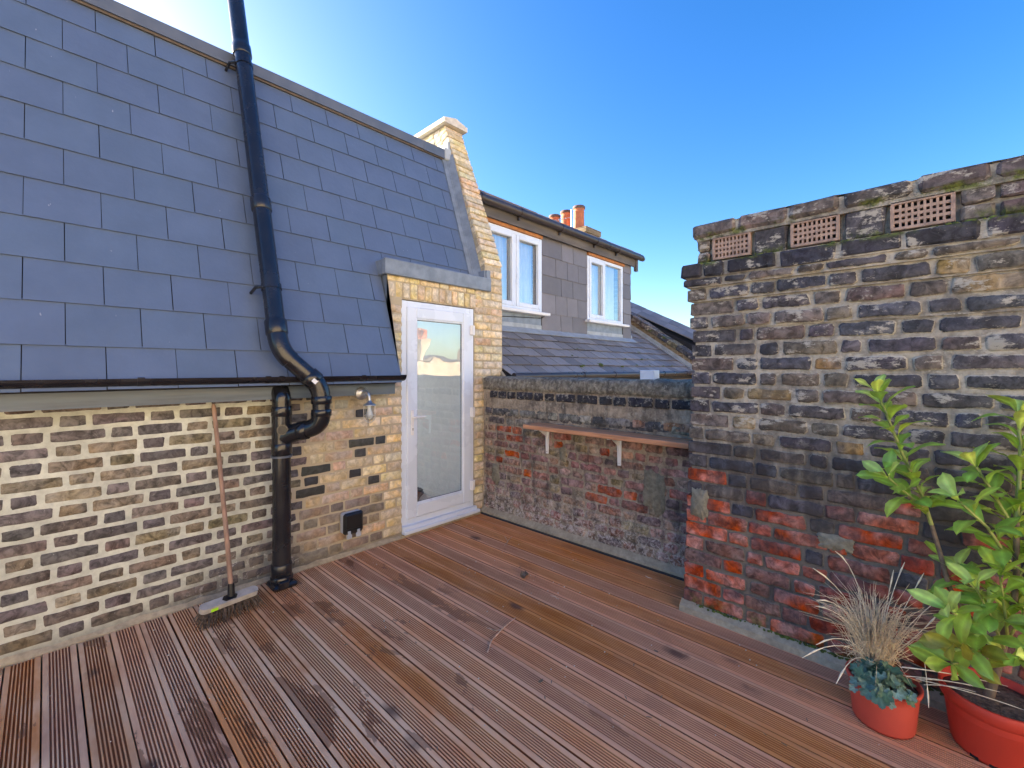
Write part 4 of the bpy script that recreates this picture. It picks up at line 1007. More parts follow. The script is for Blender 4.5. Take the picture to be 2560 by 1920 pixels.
for r in range(14):
    for k in range(2):
        x0 = 0.0 + 0.225*k; q = fo + fdir*(r*0.22) + Vector((x0, 0, 0.08*k))
        Mx = Matrix.Translation(q) @ Matrix(((1, 0, 0), (0, fdir.y, fn.y), (0.35, fdir.z, fn.z))).to_4x4()
        m = MB(); m.box((0.003, 0, -0.002), (0.222, 0.235, 0.016), M=Mx, jit=0.003, rg=rpz); m.build('slate', 'slate_old', fr_)

# ------------------------------------------------------------------ low houses seen in the door glass, tall houses added for bounce light, and the terrace's own parapet
pw = thing('rear_parapet', 'low pale rendered parapet wall at the back edge of the deck', 'wall', (0.5, -3.1, 0))
m = MB(); m.box((-3.0, -3.25, -0.3), (2.6, -3.05, 0.42)); m.build('wall_face', 'render_grey', pw)
m = MB(); m.box((-3.03, -3.28, 0.42), (2.63, -3.02, 0.48), ch=0.01); m.build('coping', 'render_grey', pw)
ro = random.Random(71)
HW = 5.2
tall = ['first', 'second', 'third', 'fourth', 'fifth', 'sixth', 'seventh']  # tall row is added behind the camera as a warm bounce fill
low = ['nearest the tall row', 'second from the tall row', 'third from the tall row', 'farthest from the tall row']
for k in range(11):
    if k < 7: x0 = -28 + k*HW; YH = -13.0; ht = 8.6 + ro.uniform(-0.2, 0.2); lab = tall[k] + ' tall pale brick house added out of view to bounce warm sunlight, from left end'
    else: x0 = 8.6 + (k - 7)*HW; YH = -19.0; ht = 2.2 + ro.uniform(-0.3, 0.3); lab = 'low sunlit brick house across the gardens, ' + low[k - 7]
    h = thing('opposite_house', lab, 'house', (x0 + HW/2, YH, -8), 'sunlit houses across the gardens')
    m = MB(); m.box((x0, YH - 8, -8), (x0 + HW, YH, ht)); m.build('wall', 'brick_far', h)
    m = MB(); m.prism([(x0 - .0, YH + 0.15, ht), (x0, YH - 4, ht + 0.35), (x0, YH - 8.1, ht)], (HW - 0.02, 0, 0)); rf_ = m.build('roof', 'roof_far', h)
    m = MB(); m.box((x0 + HW - 0.8, YH - 2.6, ht - 1), (x0 + HW - 0.1, YH - 0.6, ht + 1.5)); m.box((x0 + HW - 0.86, YH - 2.66, ht + 1.5), (x0 + HW - 0.04, YH - 0.54, ht + 1.62)); chm = m.build('chimney', 'brick_far', rf_)
    m = MB()
    for c in range(5): m.lathe((x0 + HW - 0.45, YH - 2.4 + c*0.4, ht + 1.6), [(0.15, 0), (0.11, 0.1), (0.11, 0.5), (0.14, 0.52), (0.14, 0.6), (0, 0.6)], 10)
    m.build('chimney_pots', 'terracotta', rf_)
    for wz in ((-6.6, -3.6, -0.75) if k > 6 else (-6.6, -3.6, -0.6, 2.2, 5.2)):
        for wx in (0.9, 2.9):
            m = MB(); m.box((x0 + wx, YH - 0.02, wz), (x0 + wx + 1.0, YH + 0.012, wz + 1.5)); w_ = m.build('window', 'glass_window', h)
            m = MB(); frame4(m, x0 + wx - .03, x0 + wx + 1.03, wz - .03, wz + 1.53, 0.09, YH + 0.013, YH + 0.05, 0.005); m.box((x0 + wx + .06, YH + 0.014, wz + .72), (x0 + wx + .94, YH + .045, wz + .79)); m.build('window_frame', 'white_paint', w_)

# ------------------------------------------------------------------ soil stack and vent pipe
PXc, PYc, PR_ = 1.078, 3.135, 0.0565
dp = thing('soil_pipe', 'glossy black plastic soil stack with swept offset running up over the mansard slates', 'pipe', (PXc, PYc, 0))
def pipe(name, pts, r=PR_, n=20, parent=dp, mat='pipe_black', caps=True):
    m = MB(); m.tube(pts, r, n, caps=caps); return m.build(name, mat, parent)
def arc(c, a, b, r, n=8):
    """quarter-like bend: from direction a to direction b about centre c"""
    return [Vector(c) + Vector(a)*math.cos(math.pi/2*k/n)*r + Vector(b)*math.sin(math.pi/2*k/n)*r for k in range(n + 1)]
pipe('stack', [(PXc, PYc, 0.045), (PXc, PYc, 1.19)])
for (z0, z1, r) in ((0.07, 0.155, 0.064), (0.015, 0.075, 0.069), (0.88, 0.955, 0.0635), (1.135, 1.20, 0.0635)):
    pipe('collar', [(PXc, PYc, z0), (PXc, PYc, z0 + .004), (PXc, PYc, z1 - .004), (PXc, PYc, z1)], [r - .003, r, r, r - .003])
m = MB(); m.tube([(PXc, PYc, 0.862), (PXc, PYc, 0.874)], 0.066, 20); m.build('seal_ring', 'trim_grey', dp)
m = MB(); m.box((PXc - 0.075, PYc - 0.085, 0.004), (PXc + 0.075, PYc + 0.07, 0.04), ch=0.012); m.box((PXc - 0.045, PYc - 0.092, 0.012), (PXc + 0.02, PYc - 0.06, 0.062), ch=0.004); m.build('floor_adaptor', 'pipe_black', dp)
pipe('branch_body', [(PXc, PYc, 0.95), (PXc, PYc, 1.14)], 0.060)
m = MB(); bq = Vector((PXc - 0.018, PYc - 0.062, 1.05)); bd_ = Vector((-0.25, -1, 0.05)).normalized()
m.tube([bq - bd_*0.02, bq + bd_*0.012], 0.034, 18); boss = m.build('boss', 'pipe_black', dp)
m = MB(); m.tube([bq + bd_*0.0125, bq + bd_*0.0145], 0.027, 18); m.build('boss_cap', 'socket_black', boss)
m = MB(); 
for k in range(18):
    a0, a1 = 2*math.pi*k/18, 2*math.pi*(k+1)/18
# swan neck from the stack into the eaves
pipe('swan_neck', [(PXc, PYc, 1.18)] + [Vector((PXc - 0.0, PYc + 0.10 - 0.10*math.cos(a), 1.235 + 0.085*math.sin(a))) for a in [math.pi/2*k/8 for k in range(9)]] + [(PXc, PYc + 0.16, 1.322)], 0.058)
# vent pipe up the slope
UX, OFF = 1.022, 0.115
def vp(z, x=UX): return Vector((x, slope_y(z), z)) + sl_nrm*OFF
pipe('vent_pipe', [vp(1.63), vp(4.62)], PR_)
for z0 in (2.50, 3.78, 4.40): pipe('collar', [vp(z0), vp(z0 + .006), vp(z0 + .09), vp(z0 + .1)], [0.058, 0.0635, 0.0635, 0.058])
pipe('collar', [vp(1.63), vp(1.64), vp(1.72), vp(1.73)], [0.060, 0.066, 0.066, 0.060])
E1 = vp(1.60); Dn = Vector((0.235, -0.055, -0.26)).normalized()
E2 = Vector((1.262, 2.955, 1.275)); K1 = vp(1.555)
mid = K1 + Dn*0.06
# upper bend, straight, lower bend
def bez(p0, p1, p2, n=8): return [p0.lerp(p1, k/n).lerp(p1.lerp(p2, k/n), k/n) for k in range(n + 1)]
S0, S1 = vp(1.64), vp(1.53)
T0 = Vector((1.262, 2.945, 1.33)); T1 = Vector((1.262, 2.945, 1.235))
dirv = (T0 - S1).normalized()
A_ = S1 + dirv*0.09; B_ = T0 - dirv*0.085
pipe('elbow', bez(S0, S1, A_), 0.060)
pipe('offset_pipe', [A_, B_], PR_)
pipe('elbow', bez(B_, T0, T1), 0.060)
pipe('collar', [B_ - dirv*0.03, B_ - dirv*0.026, B_ + dirv*0.035, B_ + dirv*0.04], [0.060, 0.0655, 0.0655, 0.060])
m = MB(); sn = Vector((0, -1, 0.1)).normalized(); c0 = B_ + dirv*0.008 + Vector((-0.01, -0.066, -0.012)); ux = dirv; uy = sn.cross(dirv).normalized()
m.prism([c0 - ux*.016 - uy*.016, c0 + ux*.016 - uy*.016, c0 + ux*.016 + uy*.016, c0 - ux*.016 + uy*.016], sn*0.001); m.build('sticker', 'white_sticker', dp)
T2 = Vector((1.258, 2.95, 1.08)); T3 = Vector((PXc + 0.03, PYc - 0.02, 1.035))
pipe('short_pipe', [T1 + Vector((0, 0, .005)), Vector((1.262, 2.945, 1.15))], PR_)
pipe('collar', [T1 + Vector((0, 0, -.02)), T1 + Vector((0, 0, -.016)), T1 + Vector((0, 0, .03)), T1 + Vector((0, 0, .034))], [0.060, 0.065, 0.065, 0.060])
pipe('collar', [Vector((1.262, 2.945, 1.135)), Vector((1.262, 2.945, 1.138)), Vector((1.262, 2.945, 1.175)), Vector((1.262, 2.945, 1.18))], [0.060, 0.0645, 0.0645, 0.060])
lb = bez(Vector((1.262, 2.945, 1.15)), Vector((1.262, 2.95, 1.055)), Vector((1.185, 3.03, 1.045)), 10)
pipe('swept_bend', lb, 0.059); pipe('branch_arm', [lb[-1] + Vector((.004, -.004, 0)), Vector((1.13, 3.085, 1.02)), Vector((PXc, PYc, 0.985))], [0.060, 0.060, 0.058])
pipe('collar', [lb[-1] + Vector((.016, -.016, 0)), lb[-1] + Vector((.013, -.013, 0)), lb[-1] + Vector((-.022, .022, -.01)), lb[-1] + Vector((-.026, .026, -.011))], [0.061, 0.0645, 0.0645, 0.061])
for z0 in (1.95, 3.70):
    q = vp(z0); m = MB(); m.tube([q - sl_dir*0.018, q + sl_dir*0.018], 0.0615, 20); m.tube([q + Vector((-0.055, 0, 0)), q + Vector((-0.085, 0.01, 0.0)) - sl_nrm*0.02, q + Vector((-0.092, 0, 0)) - sl_nrm*0.11], 0.010, 8); m.build('pipe_clip', 'pipe_black', dp)

# ------------------------------------------------------------------ wall lamp
lc = Vector((1.655, 3.155, 1.262))
lamp = thing('wall_lamp', 'small galvanised swan-neck lantern with wire cage, below the gutter left of the door', 'lamp', lc)
m = MB(); Ry = Matrix.Rotation(R(90), 3, 'X')
m.lathe(lc, [(0.0, 0.026), (0.018, 0.026), (0.03, 0.022), (0.034, 0.014), (0.047, 0.012), (0.050, 0.0), (0.0, -0.001)], 24, M=Ry); m.build('back_plate', 'zinc', lamp)
lx, ly = lc.x + 0.012, lc.y - 0.105
m = MB(); m.tube([lc + Vector((0, -0.02, 0.008))] + bez(lc + Vector((0, -0.05, 0.012)), Vector((lx, ly, lc.z + 0.02)), Vector((lx, ly, lc.z - 0.055)), 8), 0.010, 12); m.build('arm', 'zinc', lamp)
zc = lc.z - 0.085
m = MB(); m.lathe((lx, ly, zc), [(0.0, 0.034), (0.016, 0.034), (0.02, 0.018), (0.038, 0.010), (0.048, 0.004), (0.048, -0.004), (0.0, -0.006)], 24); m.build('lamp_cap', 'zinc', lamp)
m = MB(); m.lathe((lx, ly, zc), [(0.034, -0.004), (0.035, -0.085), (0.028, -0.105), (0.012, -0.115), (0.0, -0.117)], 20); m.build('glass_jar', 'glass_lamp', lamp)
m = MB(); m.lathe((lx, ly, zc), [(0.011, -0.004), (0.012, -0.03), (0.02, -0.048), (0.027, -0.07), (0.024, -0.09), (0.012, -0.102), (0.0, -0.104)], 16); m.build('bulb', 'bulb_white', lamp)
m = MB()
for k in range(4):
    a = math.pi/4 + k*math.pi/2; d_ = Vector((math.cos(a), math.sin(a), 0)); c_ = Vector((lx, ly, zc))
    m.tube([c_ + d_*0.043, c_ + d_*0.043 + Vector((0, 0, -0.09)), c_ + d_*0.034 + Vector((0, 0, -0.113)), c_ + d_*0.015 + Vector((0, 0, -0.128)), c_ + Vector((0, 0, -0.131))], 0.0025, 6)
m.tube([Vector((lx + 0.043*math.cos(a), ly + 0.043*math.sin(a), zc - 0.075)) for a in [2*math.pi*k/20 for k in range(21)]], 0.0022, 6)
m.build('wire_cage', 'zinc', lamp)

# ------------------------------------------------------------------ outdoor socket
sk = thing('outdoor_socket', 'black weatherproof double socket box with two pale blue clips low on the wall', 'socket', (1.625, YW, 0.26))
m = MB(); m.box((1.548, YW - 0.045, 0.185), (1.706, YW - 0.001, 0.342), ch=0.012); m.build('back_box', 'socket_grey', sk)
m = MB(); m.box((1.546, YW - 0.082, 0.182), (1.708, YW - 0.046, 0.345), ch=0.016); m.box((1.562, YW - 0.087, 0.225), (1.692, YW - 0.080, 0.332), ch=0.004); m.build('lid', 'socket_black', sk)
for x in (1.585, 1.660):
    m = MB(); m.box((x - 0.012, YW - 0.092, 0.178), (x + 0.012, YW - 0.083, 0.212), ch=0.003); m.box((x - 0.021, YW - 0.0925, 0.152), (x + 0.021, YW - 0.078, 0.186), ch=0.005); m.build('clip', 'socket_grey', sk)

# ------------------------------------------------------------------ broom
br = thing('broom', 'wooden yard broom with long handle leaning on brick wall beside black pipe', 'broom', (0.74, 2.98, 0))
hb_, ht_ = Vector((0.748, 2.985, 0.15)), Vector((0.722, 3.268, 1.228))
m = MB(); m.tube([hb_, hb_.lerp(ht_, 0.33) + Vector((.003, 0, 0)), hb_.lerp(ht_, 0.66) + Vector((.002, 0, 0)), hb_.lerp(ht_, 0.985), ht_], [0.0135, 0.013, 0.0125, 0.0125, 0.008], 12); m.build('handle', 'broom_wood', br)
hd_dir = Vector((1, 0.10, 0)).normalized(); hs_ = Vector((-0.10, 1, 0)).normalized(); hc = Vector((0.738, 2.975, 0.098)); tl = Matrix.Rotation(R(16), 3, hd_dir)
upv = tl @ Vector((0, 0, 1)); sdv = tl @ hs_
ring = []; N = 20
for k in range(N):
    a = 2*math.pi*k/N; ring.append(hc + hd_dir*(0.125*(1 if math.cos(a) > 0 else -1) + 0.028*math.cos(a)) + sdv*(0.030*math.sin(a)) - upv*0.016)
m = MB(); m.prism(ring, upv*0.030); hbk = m.build('broom_head', 'broom_block', br)
m = MB(); rbz = random.Random(4)
for k in range(330):
    a = rbz.uniform(-1, 1); b_ = rbz.uniform(-1, 1); p0 = hc + hd_dir*a*0.142 + sdv*b_*0.024 - upv*0.014
    ln = 0.070 + rbz.uniform(-.008, .01); p2 = p0 - upv*ln + hd_dir*(a*0.034 + rbz.uniform(-.012, .012)) + sdv*(b_*0.02 + rbz.uniform(-.012, .008)); p2.z = max(p2.z, 0.003)
    p2 = p2 - hs_*(0.040 - 0.012*b_ + rbz.uniform(-.008, .008)); p2.z = max(p2.z, 0.003)
    m.tube([p0, p0.lerp(p2, 0.5) + hd_dir*rbz.uniform(-.003, .003) - hs_*0.004, p2], [0.0026, 0.0024, 0.0012], 3, caps=False)
m.build('bristles', 'bristle', br, kind='stuff')
m = MB(); m.tube([hb_ + Vector((0, -0.004, -0.045)), hb_ + Vector((0, 0.004, 0.035))], [0.021, 0.017], 14)
cq = hc + upv*0.0148; m.prism([cq + hd_dir*x + sdv*y for x, y in ((-.04, 0), (-.026, -.022), (.026, -.022), (.04, 0), (.026, .022), (-.026, .022))], upv*0.005); m.build('handle_socket', 'socket_black', br)
m = MB(); q = hc - hd_dir*0.086 - sdv*0.0305 - upv*0.006; m.prism([q - hd_dir*.018 - upv*.009, q + hd_dir*.018 - upv*.009, q + hd_dir*.018 + upv*.009, q - hd_dir*.018 + upv*.009], -sdv*0.0015); m.build('price_sticker', 'lime_sticker', hbk)

# ------------------------------------------------------------------ shelf
sh = thing('wall_shelf', 'reddish brown timber plank shelf on two white brackets along the boundary wall', 'shelf', (2.95, 1.85, 0.93))
m = MB(); m.box((2.838, 1.05, 0.932), (3.040, 2.555, 0.968), ch=0.004); m.build('plank', 'shelf_wood', sh)
for y in (2.436, 1.727):
    m = MB(); Xf = XB - 0.012
    m.prism([(Xf - 0.010, y - 0.014, 0.705), (Xf, y - 0.014, 0.70), (Xf, y - 0.020, 0.930), (Xf - 0.014, y - 0.020, 0.930)], (0, 0.001, 0))
    m = MB(); m.prism([(Xf - 0.003, y - 0.013, 0.705), (Xf - 0.003, y + 0.013, 0.705), (Xf - 0.003, y + 0.021, 0.925), (Xf - 0.003, y - 0.021, 0.925)], (-0.010, 0, 0))
    m.prism([(Xf - 0.003, y - 0.020, 0.931), (Xf - 0.003, y + 0.020, 0.931), (Xf - 0.17, y + 0.013, 0.931), (Xf - 0.17, y - 0.013, 0.931)], (0, 0, -0.008))
    m.prism([(Xf - 0.012, y - 0.003, 0.925), (Xf - 0.012, y - 0.003, 0.76), (Xf - 0.03, y - 0.003, 0.86), (Xf - 0.13, y - 0.003, 0.923)], (0, 0.006, 0)); b_ = m.build('bracket', 'white_paint', sh)
    m = MB()
    m.tube([(Xf - 0.0130, y, 0.722), (Xf - 0.0145, y, 0.722)], 0.005, 8); m.build('screw', 'steel', b_)
wb = thing('plastic_box', 'small white square plastic cap standing on top of the low boundary wall', 'box', (3.15, 1.53, 1.36))
m = MB(); m.box((3.10, 1.478, 1.366), (3.19, 1.592, 1.440), ch=0.003); m.build('cap_body', 'upvc', wb)
m = MB(); m.box((3.096, 1.474, 1.360), (3.194, 1.596, 1.369), ch=0.002); m.build('cap_flange', 'upvc', wb)

# ------------------------------------------------------------------ shoes inside the glazed door
for k, (x, y, rz) in enumerate([(2.70, 3.97, 0.9), (2.80, 4.07, 0.75)]):
    s_ = thing('shoe', ['dark trainer on the carpet inside the glazed door, nearer the door handle', 'dark trainer on the carpet inside the glazed door, deeper in the hallway'][k], 'shoe', (x, y, 0.05), 'pair of dark trainers inside the door')
    Mr = Matrix.Translation((x, y, 0.052)) @ Matrix.Rotation(rz, 4, 'Z')
    m = MB(); secs = [(-0.13, .030, .10, .075), (-0.10, .038, .105, .085), (-0.03, .036, .09, .07), (0.04, .042, .065, .05), (0.10, .040, .05, .035), (0.14, .018, .035, .02)]
    v = []
    for (xx, w, hh, _) in secs:
        for j in range(10):
            a = 2*math.pi*j/10; v.append(Mr @ Vector((xx, math.cos(a)*w*(1 if math.sin(a) < 0.2 else 0.75), 0.018 + max(0, math.sin(a)*0.5 + 0.5)*hh)))
    m.add(v, [(i*10+j, i*10+(j+1) % 10, (i+1)*10+(j+1) % 10, (i+1)*10+j) for i in range(5) for j in range(10)] + [tuple(range(10)), tuple(50 + j for j in range(10))], 0, True); m.build('upper', 'shoe_dark', s_)
    m = MB(); m.prism([Mr @ Vector(q) for q in [(-0.14, -.03, 0), (0.02, -.038, 0), (0.10, -.044, 0), (0.15, -.015, 0), (0.15, .015, 0), (0.10, .044, 0), (0.02, .036, 0), (-0.14, .03, 0)]], (0, 0, 0.024)); m.build('sole', 'shoe_sole', s_)

# ------------------------------------------------------------------ pots
def pot(name, label, c, rt, rb_, h, mat, lip, tilt=0):
    t = thing(name, label, 'plant pot', c, 'red plastic plant pots')
    m = MB(); m.lathe(c, [(0.0, 0.006), (rb_*0.9, 0.006), (rb_, 0.0), (rb_ + 0.004, 0.012), (rb_ + (rt - rb_)*0.72, h*0.74), (rt - 0.004, h - lip - 0.004), (rt + 0.002, h - lip), (rt + 0.006, h - lip*0.5), (rt + 0.006, h - 0.003), (rt + 0.003, h), (rt - 0.003, h), (rt - 0.006, h - lip), (rb_, 0.02)], 56)
    b_ = m.build('pot_body', mat, t)
    m = MB(); pr = [(0.0, h - 0.022), (rt*0.5, h - 0.024), (rt - 0.007, h - 0.03), (rt - 0.012, h - 0.05)]
    m.lathe(c, pr, 40); 
    o = m.build('soil', 'soil', t)
    me = o.data
    for vtx in me.vertices: vtx.co.z += mnoise.noise((vtx.co + Vector(c)) * 30) * 0.006
    return t
C1 = Vector((2.372, 0.135, 0.0)); C2 = Vector((2.478, -0.185, 0.0))
pot('plant_pot', 'smaller faded terracotta-red plastic pot holding the dry grass and green rosette', C1, 0.118, 0.098, 0.178, 'pot_terracotta', 0.022)
p2 = pot('plant_pot', 'bright red plastic pot with deep rim holding the tall laurel at the right edge', C2, 0.150, 0.118, 0.218, 'pot_red', 0.045)
m = MB()
for a in (150, 175, 215, 250): 
    d_ = Vector((math.cos(R(a)), math.sin(R(a)), 0)); m.box((-0.012, -0.004, 0), (0.012, 0.004, 0.012), M=Matrix.Translation(C2 + d_*0.1175) @ Matrix.Rotation(R(a + 90), 4, 'Z'))
m.build('drain_notches', 'void', p2)

# leaves --------------------------------------------------------
def leaf_mesh(L, W, fold=0.25, droop=0.18, seed=0, ob=0.62):
    """an obovate leaf along +X, face up +Z; 'rim' marks the midrib"""
    n = 6; v = []; rim = []; rg = random.Random(seed); tw = rg.uniform(-.25, .25)
    for i in range(n + 1):
        t = i / n; x = L * (0.04 + 0.96*t)
        w = W/2 * math.sin(math.pi * min(1, t**(1/ob if ob < 1 else 1) * 0.97 + 0.015)) ** 0.75 if 0 < i < n else 0.0006
        z = 0.35*droop*L*math.sin(t*math.pi) - droop*L*t*t
        for s_, r_ in ((-1, 0), (-0.5, 0), (0, 1), (0.5, 0), (1, 0)):
            wv = 0.004 * math.sin(t*9 + s_*2 + seed)*abs(s_)
            v.append((x, s_*w, z + abs(s_)*w*fold + wv + s_*w*tw*t)); rim.append(r_)
    f = [(i*5+k, i*5+k+1, (i+1)*5+k+1, (i+1)*5+k) for i in range(n) for k in range(4)]
    return v, f, rim
def make_leaf_data(name, L, W, mat, seed, **kw):
    v, f, rim = leaf_mesh(L, W, seed=seed, **kw); me = bpy.data.meshes.new(name); me.from_pydata(v, [], f)
    a = me.attributes.new('rim', 'FLOAT', 'POINT'); a.data.foreach_set('value', rim); me.polygons.foreach_set('use_smooth', [True]*len(f)); me.materials.append(MATS[mat]); return me
LEAF = {k: [make_leaf_data('leaf', 0.108 + 0.004*j, 0.054 + 0.003*(j % 3), k, j*7 + i*3, fold=0.12 + 0.06*(j % 3), droop=0.10 + 0.08*(j % 4)) for j in range(8)] for i, k in enumerate(('laurel_leaf', 'laurel_young', 'laurel_yellow'))}
laurel = thing('laurel_shrub', 'tall leafy green laurel shrub growing in the bright red pot', 'shrub', C2 + Vector((0, 0, 0.2)))
rv = random.Random(77)
def put_leaf(p, d, up, size, kind='laurel_leaf', parent=laurel):
    d = d.normalized(); y = up.cross(d)
    if y.length < 1e-3: y = Vector((0, 1, 0)).cross(d)
    y.normalize(); z_ = d.cross(y)
    o = bpy.data.objects.new('leaf', rv.choice(LEAF[kind])); COL.objects.link(o); o.parent = parent
    o.matrix_local = Matrix.Translation(p - WL[parent.name]) @ Matrix((d, y, z_)).transposed().to_4x4() @ Matrix.Scale(size, 4); return o
def stem(pts, r0, r1, mat):
    m = MB(); k = len(pts); m.tube(pts, [r0 + (r1 - r0)*i/(k - 1) for i in range(k)], 8); m.build('stem', mat, laurel)
def along(pts, t):
    seg = [(pts[i+1] - pts[i]).length for i in range(len(pts) - 1)]; d = t*sum(seg)
    for i, s_ in enumerate(seg):
        if d <= s_ or i == len(seg) - 1: return pts[i].lerp(pts[i+1], min(1, d/s_)), (pts[i+1] - pts[i]).normalized()
        d -= s_
def shoot(pts, n, t0=0.0, size=(0.85, 1.1), kinds=('laurel_leaf',), a0=0.0, spread=0.85, tip=3, tipkind='laurel_young'):
    for k in range(n):
        t = t0 + (1 - t0)*(k/(max(1, n - 1)))*0.97; p, d = along(pts, t); a = a0 + k*2.4
        side = Vector((math.cos(a), math.sin(a), 0)); side = (side - d*side.dot(d)).normalized()
        dd = (d*rv.uniform(0.35, 0.75) + side*spread + Vector((0, 0, rv.uniform(-0.15, 0.25)))).normalized()
        put_leaf(p, dd, d + Vector((0, 0, 0.6)), rv.uniform(*size), rv.choice(kinds))
    p, d = along(pts, 1.0)
    for k in range(tip):
        a = a0 + 1.1 + k*2.1; side = Vector((math.cos(a), math.sin(a), 0)); put_leaf(p, d*0.8 + side*0.55, side*-1 + d*0.5, rv.uniform(0.75, 0.95), tipkind)
base = P(2470, 1712, 1.68); base.z = 0.188
trunk = [base, P(2500, 1640, 1.66), P(2520, 1560, 1.64)]
stem(trunk, 0.016, 0.012, 'bark_brown')
SA = [P(2470, 1660, 1.62), P(2427, 1549, 1.66), P(2374, 1471, 1.70), P(2352, 1390, 1.72), P(2329, 1312, 1.74), P(2307, 1244, 1.75), P(2255, 1133, 1.77), P(2221, 1047, 1.79), P(2195, 985, 1.80)]
stem(SA[:5], 0.010, 0.007, 'bark_brown'); stem(SA[4:], 0.007, 0.004, 'stem_green')
shoot(SA[4:], 32, 0.05, (0.8, 1.05), ('laurel_leaf', 'laurel_leaf', 'laurel_young'), 0.4)
shoot(SA[1:4], 3, 0.3, (0.7, 0.95), ('laurel_leaf', 'laurel_yellow'), 2.0, tip=0)
SB_ = [P(2520, 1600, 1.60), P(2541, 1453, 1.60), P(2541, 1293, 1.62), P(2552, 1146, 1.64), P(2546, 1040, 1.66)]
stem(SB_[:3], 0.011, 0.008, 'bark_brown'); stem(SB_[2:], 0.008, 0.005, 'stem_green')
shoot(SB_, 38, 0.12, (0.85, 1.15), ('laurel_leaf', 'laurel_leaf', 'laurel_leaf', 'laurel_young'), 1.0, tip=5)
SC = [P(2540, 1330, 1.62), P(2479, 1226, 1.64), P(2440, 1168, 1.66)]
stem(SC, 0.006, 0.004, 'stem_green'); shoot(SC, 11, 0.15, (0.75, 1.0), ('laurel_leaf', 'laurel_young'), 0.0)
SD = [P(2318, 1275, 1.745), P(2265, 1232, 1.74), P(2222, 1195, 1.73)]
stem(SD, 0.005, 0.003, 'stem_green'); shoot(SD, 9, 0.15, (0.8, 1.0), ('laurel_leaf',), 1.5)
SE = [P(2535, 1420, 1.60), P(2470, 1320, 1.58), P(2400, 1255, 1.60)]
stem(SE, 0.006, 0.004, 'stem_green'); shoot(SE, 10, 0.2, (0.85, 1.05), ('laurel_leaf',), 0.7)
for (a, b_, n_, kk) in ((( 2500, 1640, 1.58), (2380, 1530, 1.56), 8, ('laurel_leaf', 'laurel_young')), ((2510, 1620, 1.58), (2440, 1470, 1.57), 8, ('laurel_leaf', 'laurel_young')), ((2500, 1650, 1.56), (2400, 1620, 1.52), 6, ('laurel_leaf', 'laurel_yellow')),
                        ((2520, 1600, 1.58), (2500, 1440, 1.55), 8, ('laurel_leaf',)), ((2520, 1600, 1.58), (2600, 1480, 1.52), 8, ('laurel_leaf', 'laurel_young')), ((2500, 1660, 1.56), (2560, 1640, 1.46), 4, ('laurel_leaf', 'laurel_young')),
                        ((2540, 1450, 1.60), (2620, 1350, 1.58), 7, ('laurel_leaf',)), ((2540, 1300, 1.62), (2620, 1200, 1.62), 7, ('laurel_leaf',)), ((2500, 1560, 1.62), (2410, 1440, 1.68), 7, ('laurel_leaf', 'laurel_young')), ((2480, 1660, 1.6), (2380, 1660, 1.55), 4, ('laurel_yellow', 'laurel_leaf'))):
    q0, q1 = P(*a), P(*b_); md = q0.lerp(q1, 0.5) + Vector((0, 0, 0.012)); stem([q0, md, q1], 0.005, 0.003, 'stem_green'); shoot([q0, md, q1], n_ + 2, 0.2, (0.75, 1.05), kk, rv.uniform(0, 6), tip=3, tipkind=kk[-1])

# dry grass --------------------------------------------------------
gr = thing('dry_grass', 'straw-coloured dried ornamental grass tuft in the smaller faded red pot', 'grass', C1 + Vector((0, 0, 0.16)))
rg_ = random.Random(15); m = MB(); gb = C1 + Vector((0.045, 0.035, 0.155))
for k in range(330):
    a = rg_.uniform(0, 2*math.pi); rr = rg_.uniform(0, 0.05); p0 = gb + Vector((math.cos(a)*rr, math.sin(a)*rr, 0))
    hgt = rg_.triangular(0.12, 0.40, 0.30); lean_ = rg_.triangular(0.0, 0.24, 0.05); a2 = a + rg_.uniform(-1.0, 1.0); d_ = Vector((math.cos(a2), math.sin(a2), 0))
    cu = rg_.uniform(0.2, 1.0); wob = Vector((rg_.uniform(-.035, .035), rg_.uniform(-.035, .035), rg_.uniform(-.02, .01)))
    pts = [p0, p0 + d_*lean_*0.15 + Vector((0, 0, hgt*0.4)) + wob*0.5, p0 + d_*lean_*0.5 + Vector((0, 0, hgt*0.8)) + wob, p0 + d_*lean_*1.1 + Vector((0, 0, hgt*(1.05 - 0.3*cu))) + wob*1.6]
    m.tube(pts, [0.0016, 0.0015, 0.0012, 0.0005], 3, caps=False)
for k in range(300):                                    # the dense tangled heart of the tuft
    a = rg_.uniform(0, 2*math.pi); rr = rg_.uniform(0, 0.07); p0 = gb + Vector((math.cos(a)*rr, math.sin(a)*rr, rg_.uniform(0.01, 0.16)))
    q1 = p0 + Vector((rg_.uniform(-.07, .07), rg_.uniform(-.07, .07), rg_.uniform(-.03, .07))); q2 = q1 + Vector((rg_.uniform(-.04, .04), rg_.uniform(-.04, .04), rg_.uniform(-.05, .05)))
    m.tube(bez(p0, q1, q2, 4), 0.0009, 3, caps=False)
m.build('blades', 'dry_grass', gr, kind='stuff')
def stalk(pts, r=0.0013, seed_head=True):
    m = MB(); b_ = bez(*[Vector(q) for q in pts], 8); m.tube(b_, [r*1.1]*8 + [r*0.5], 5)
    if seed_head: m.tube([b_[6], b_[7], b_[8]], [0.001, 0.0034, 0.0008], 6)
    m.build('stalk', 'dry_stalk', gr)
g0 = gb + Vector((0, 0, 0.02))
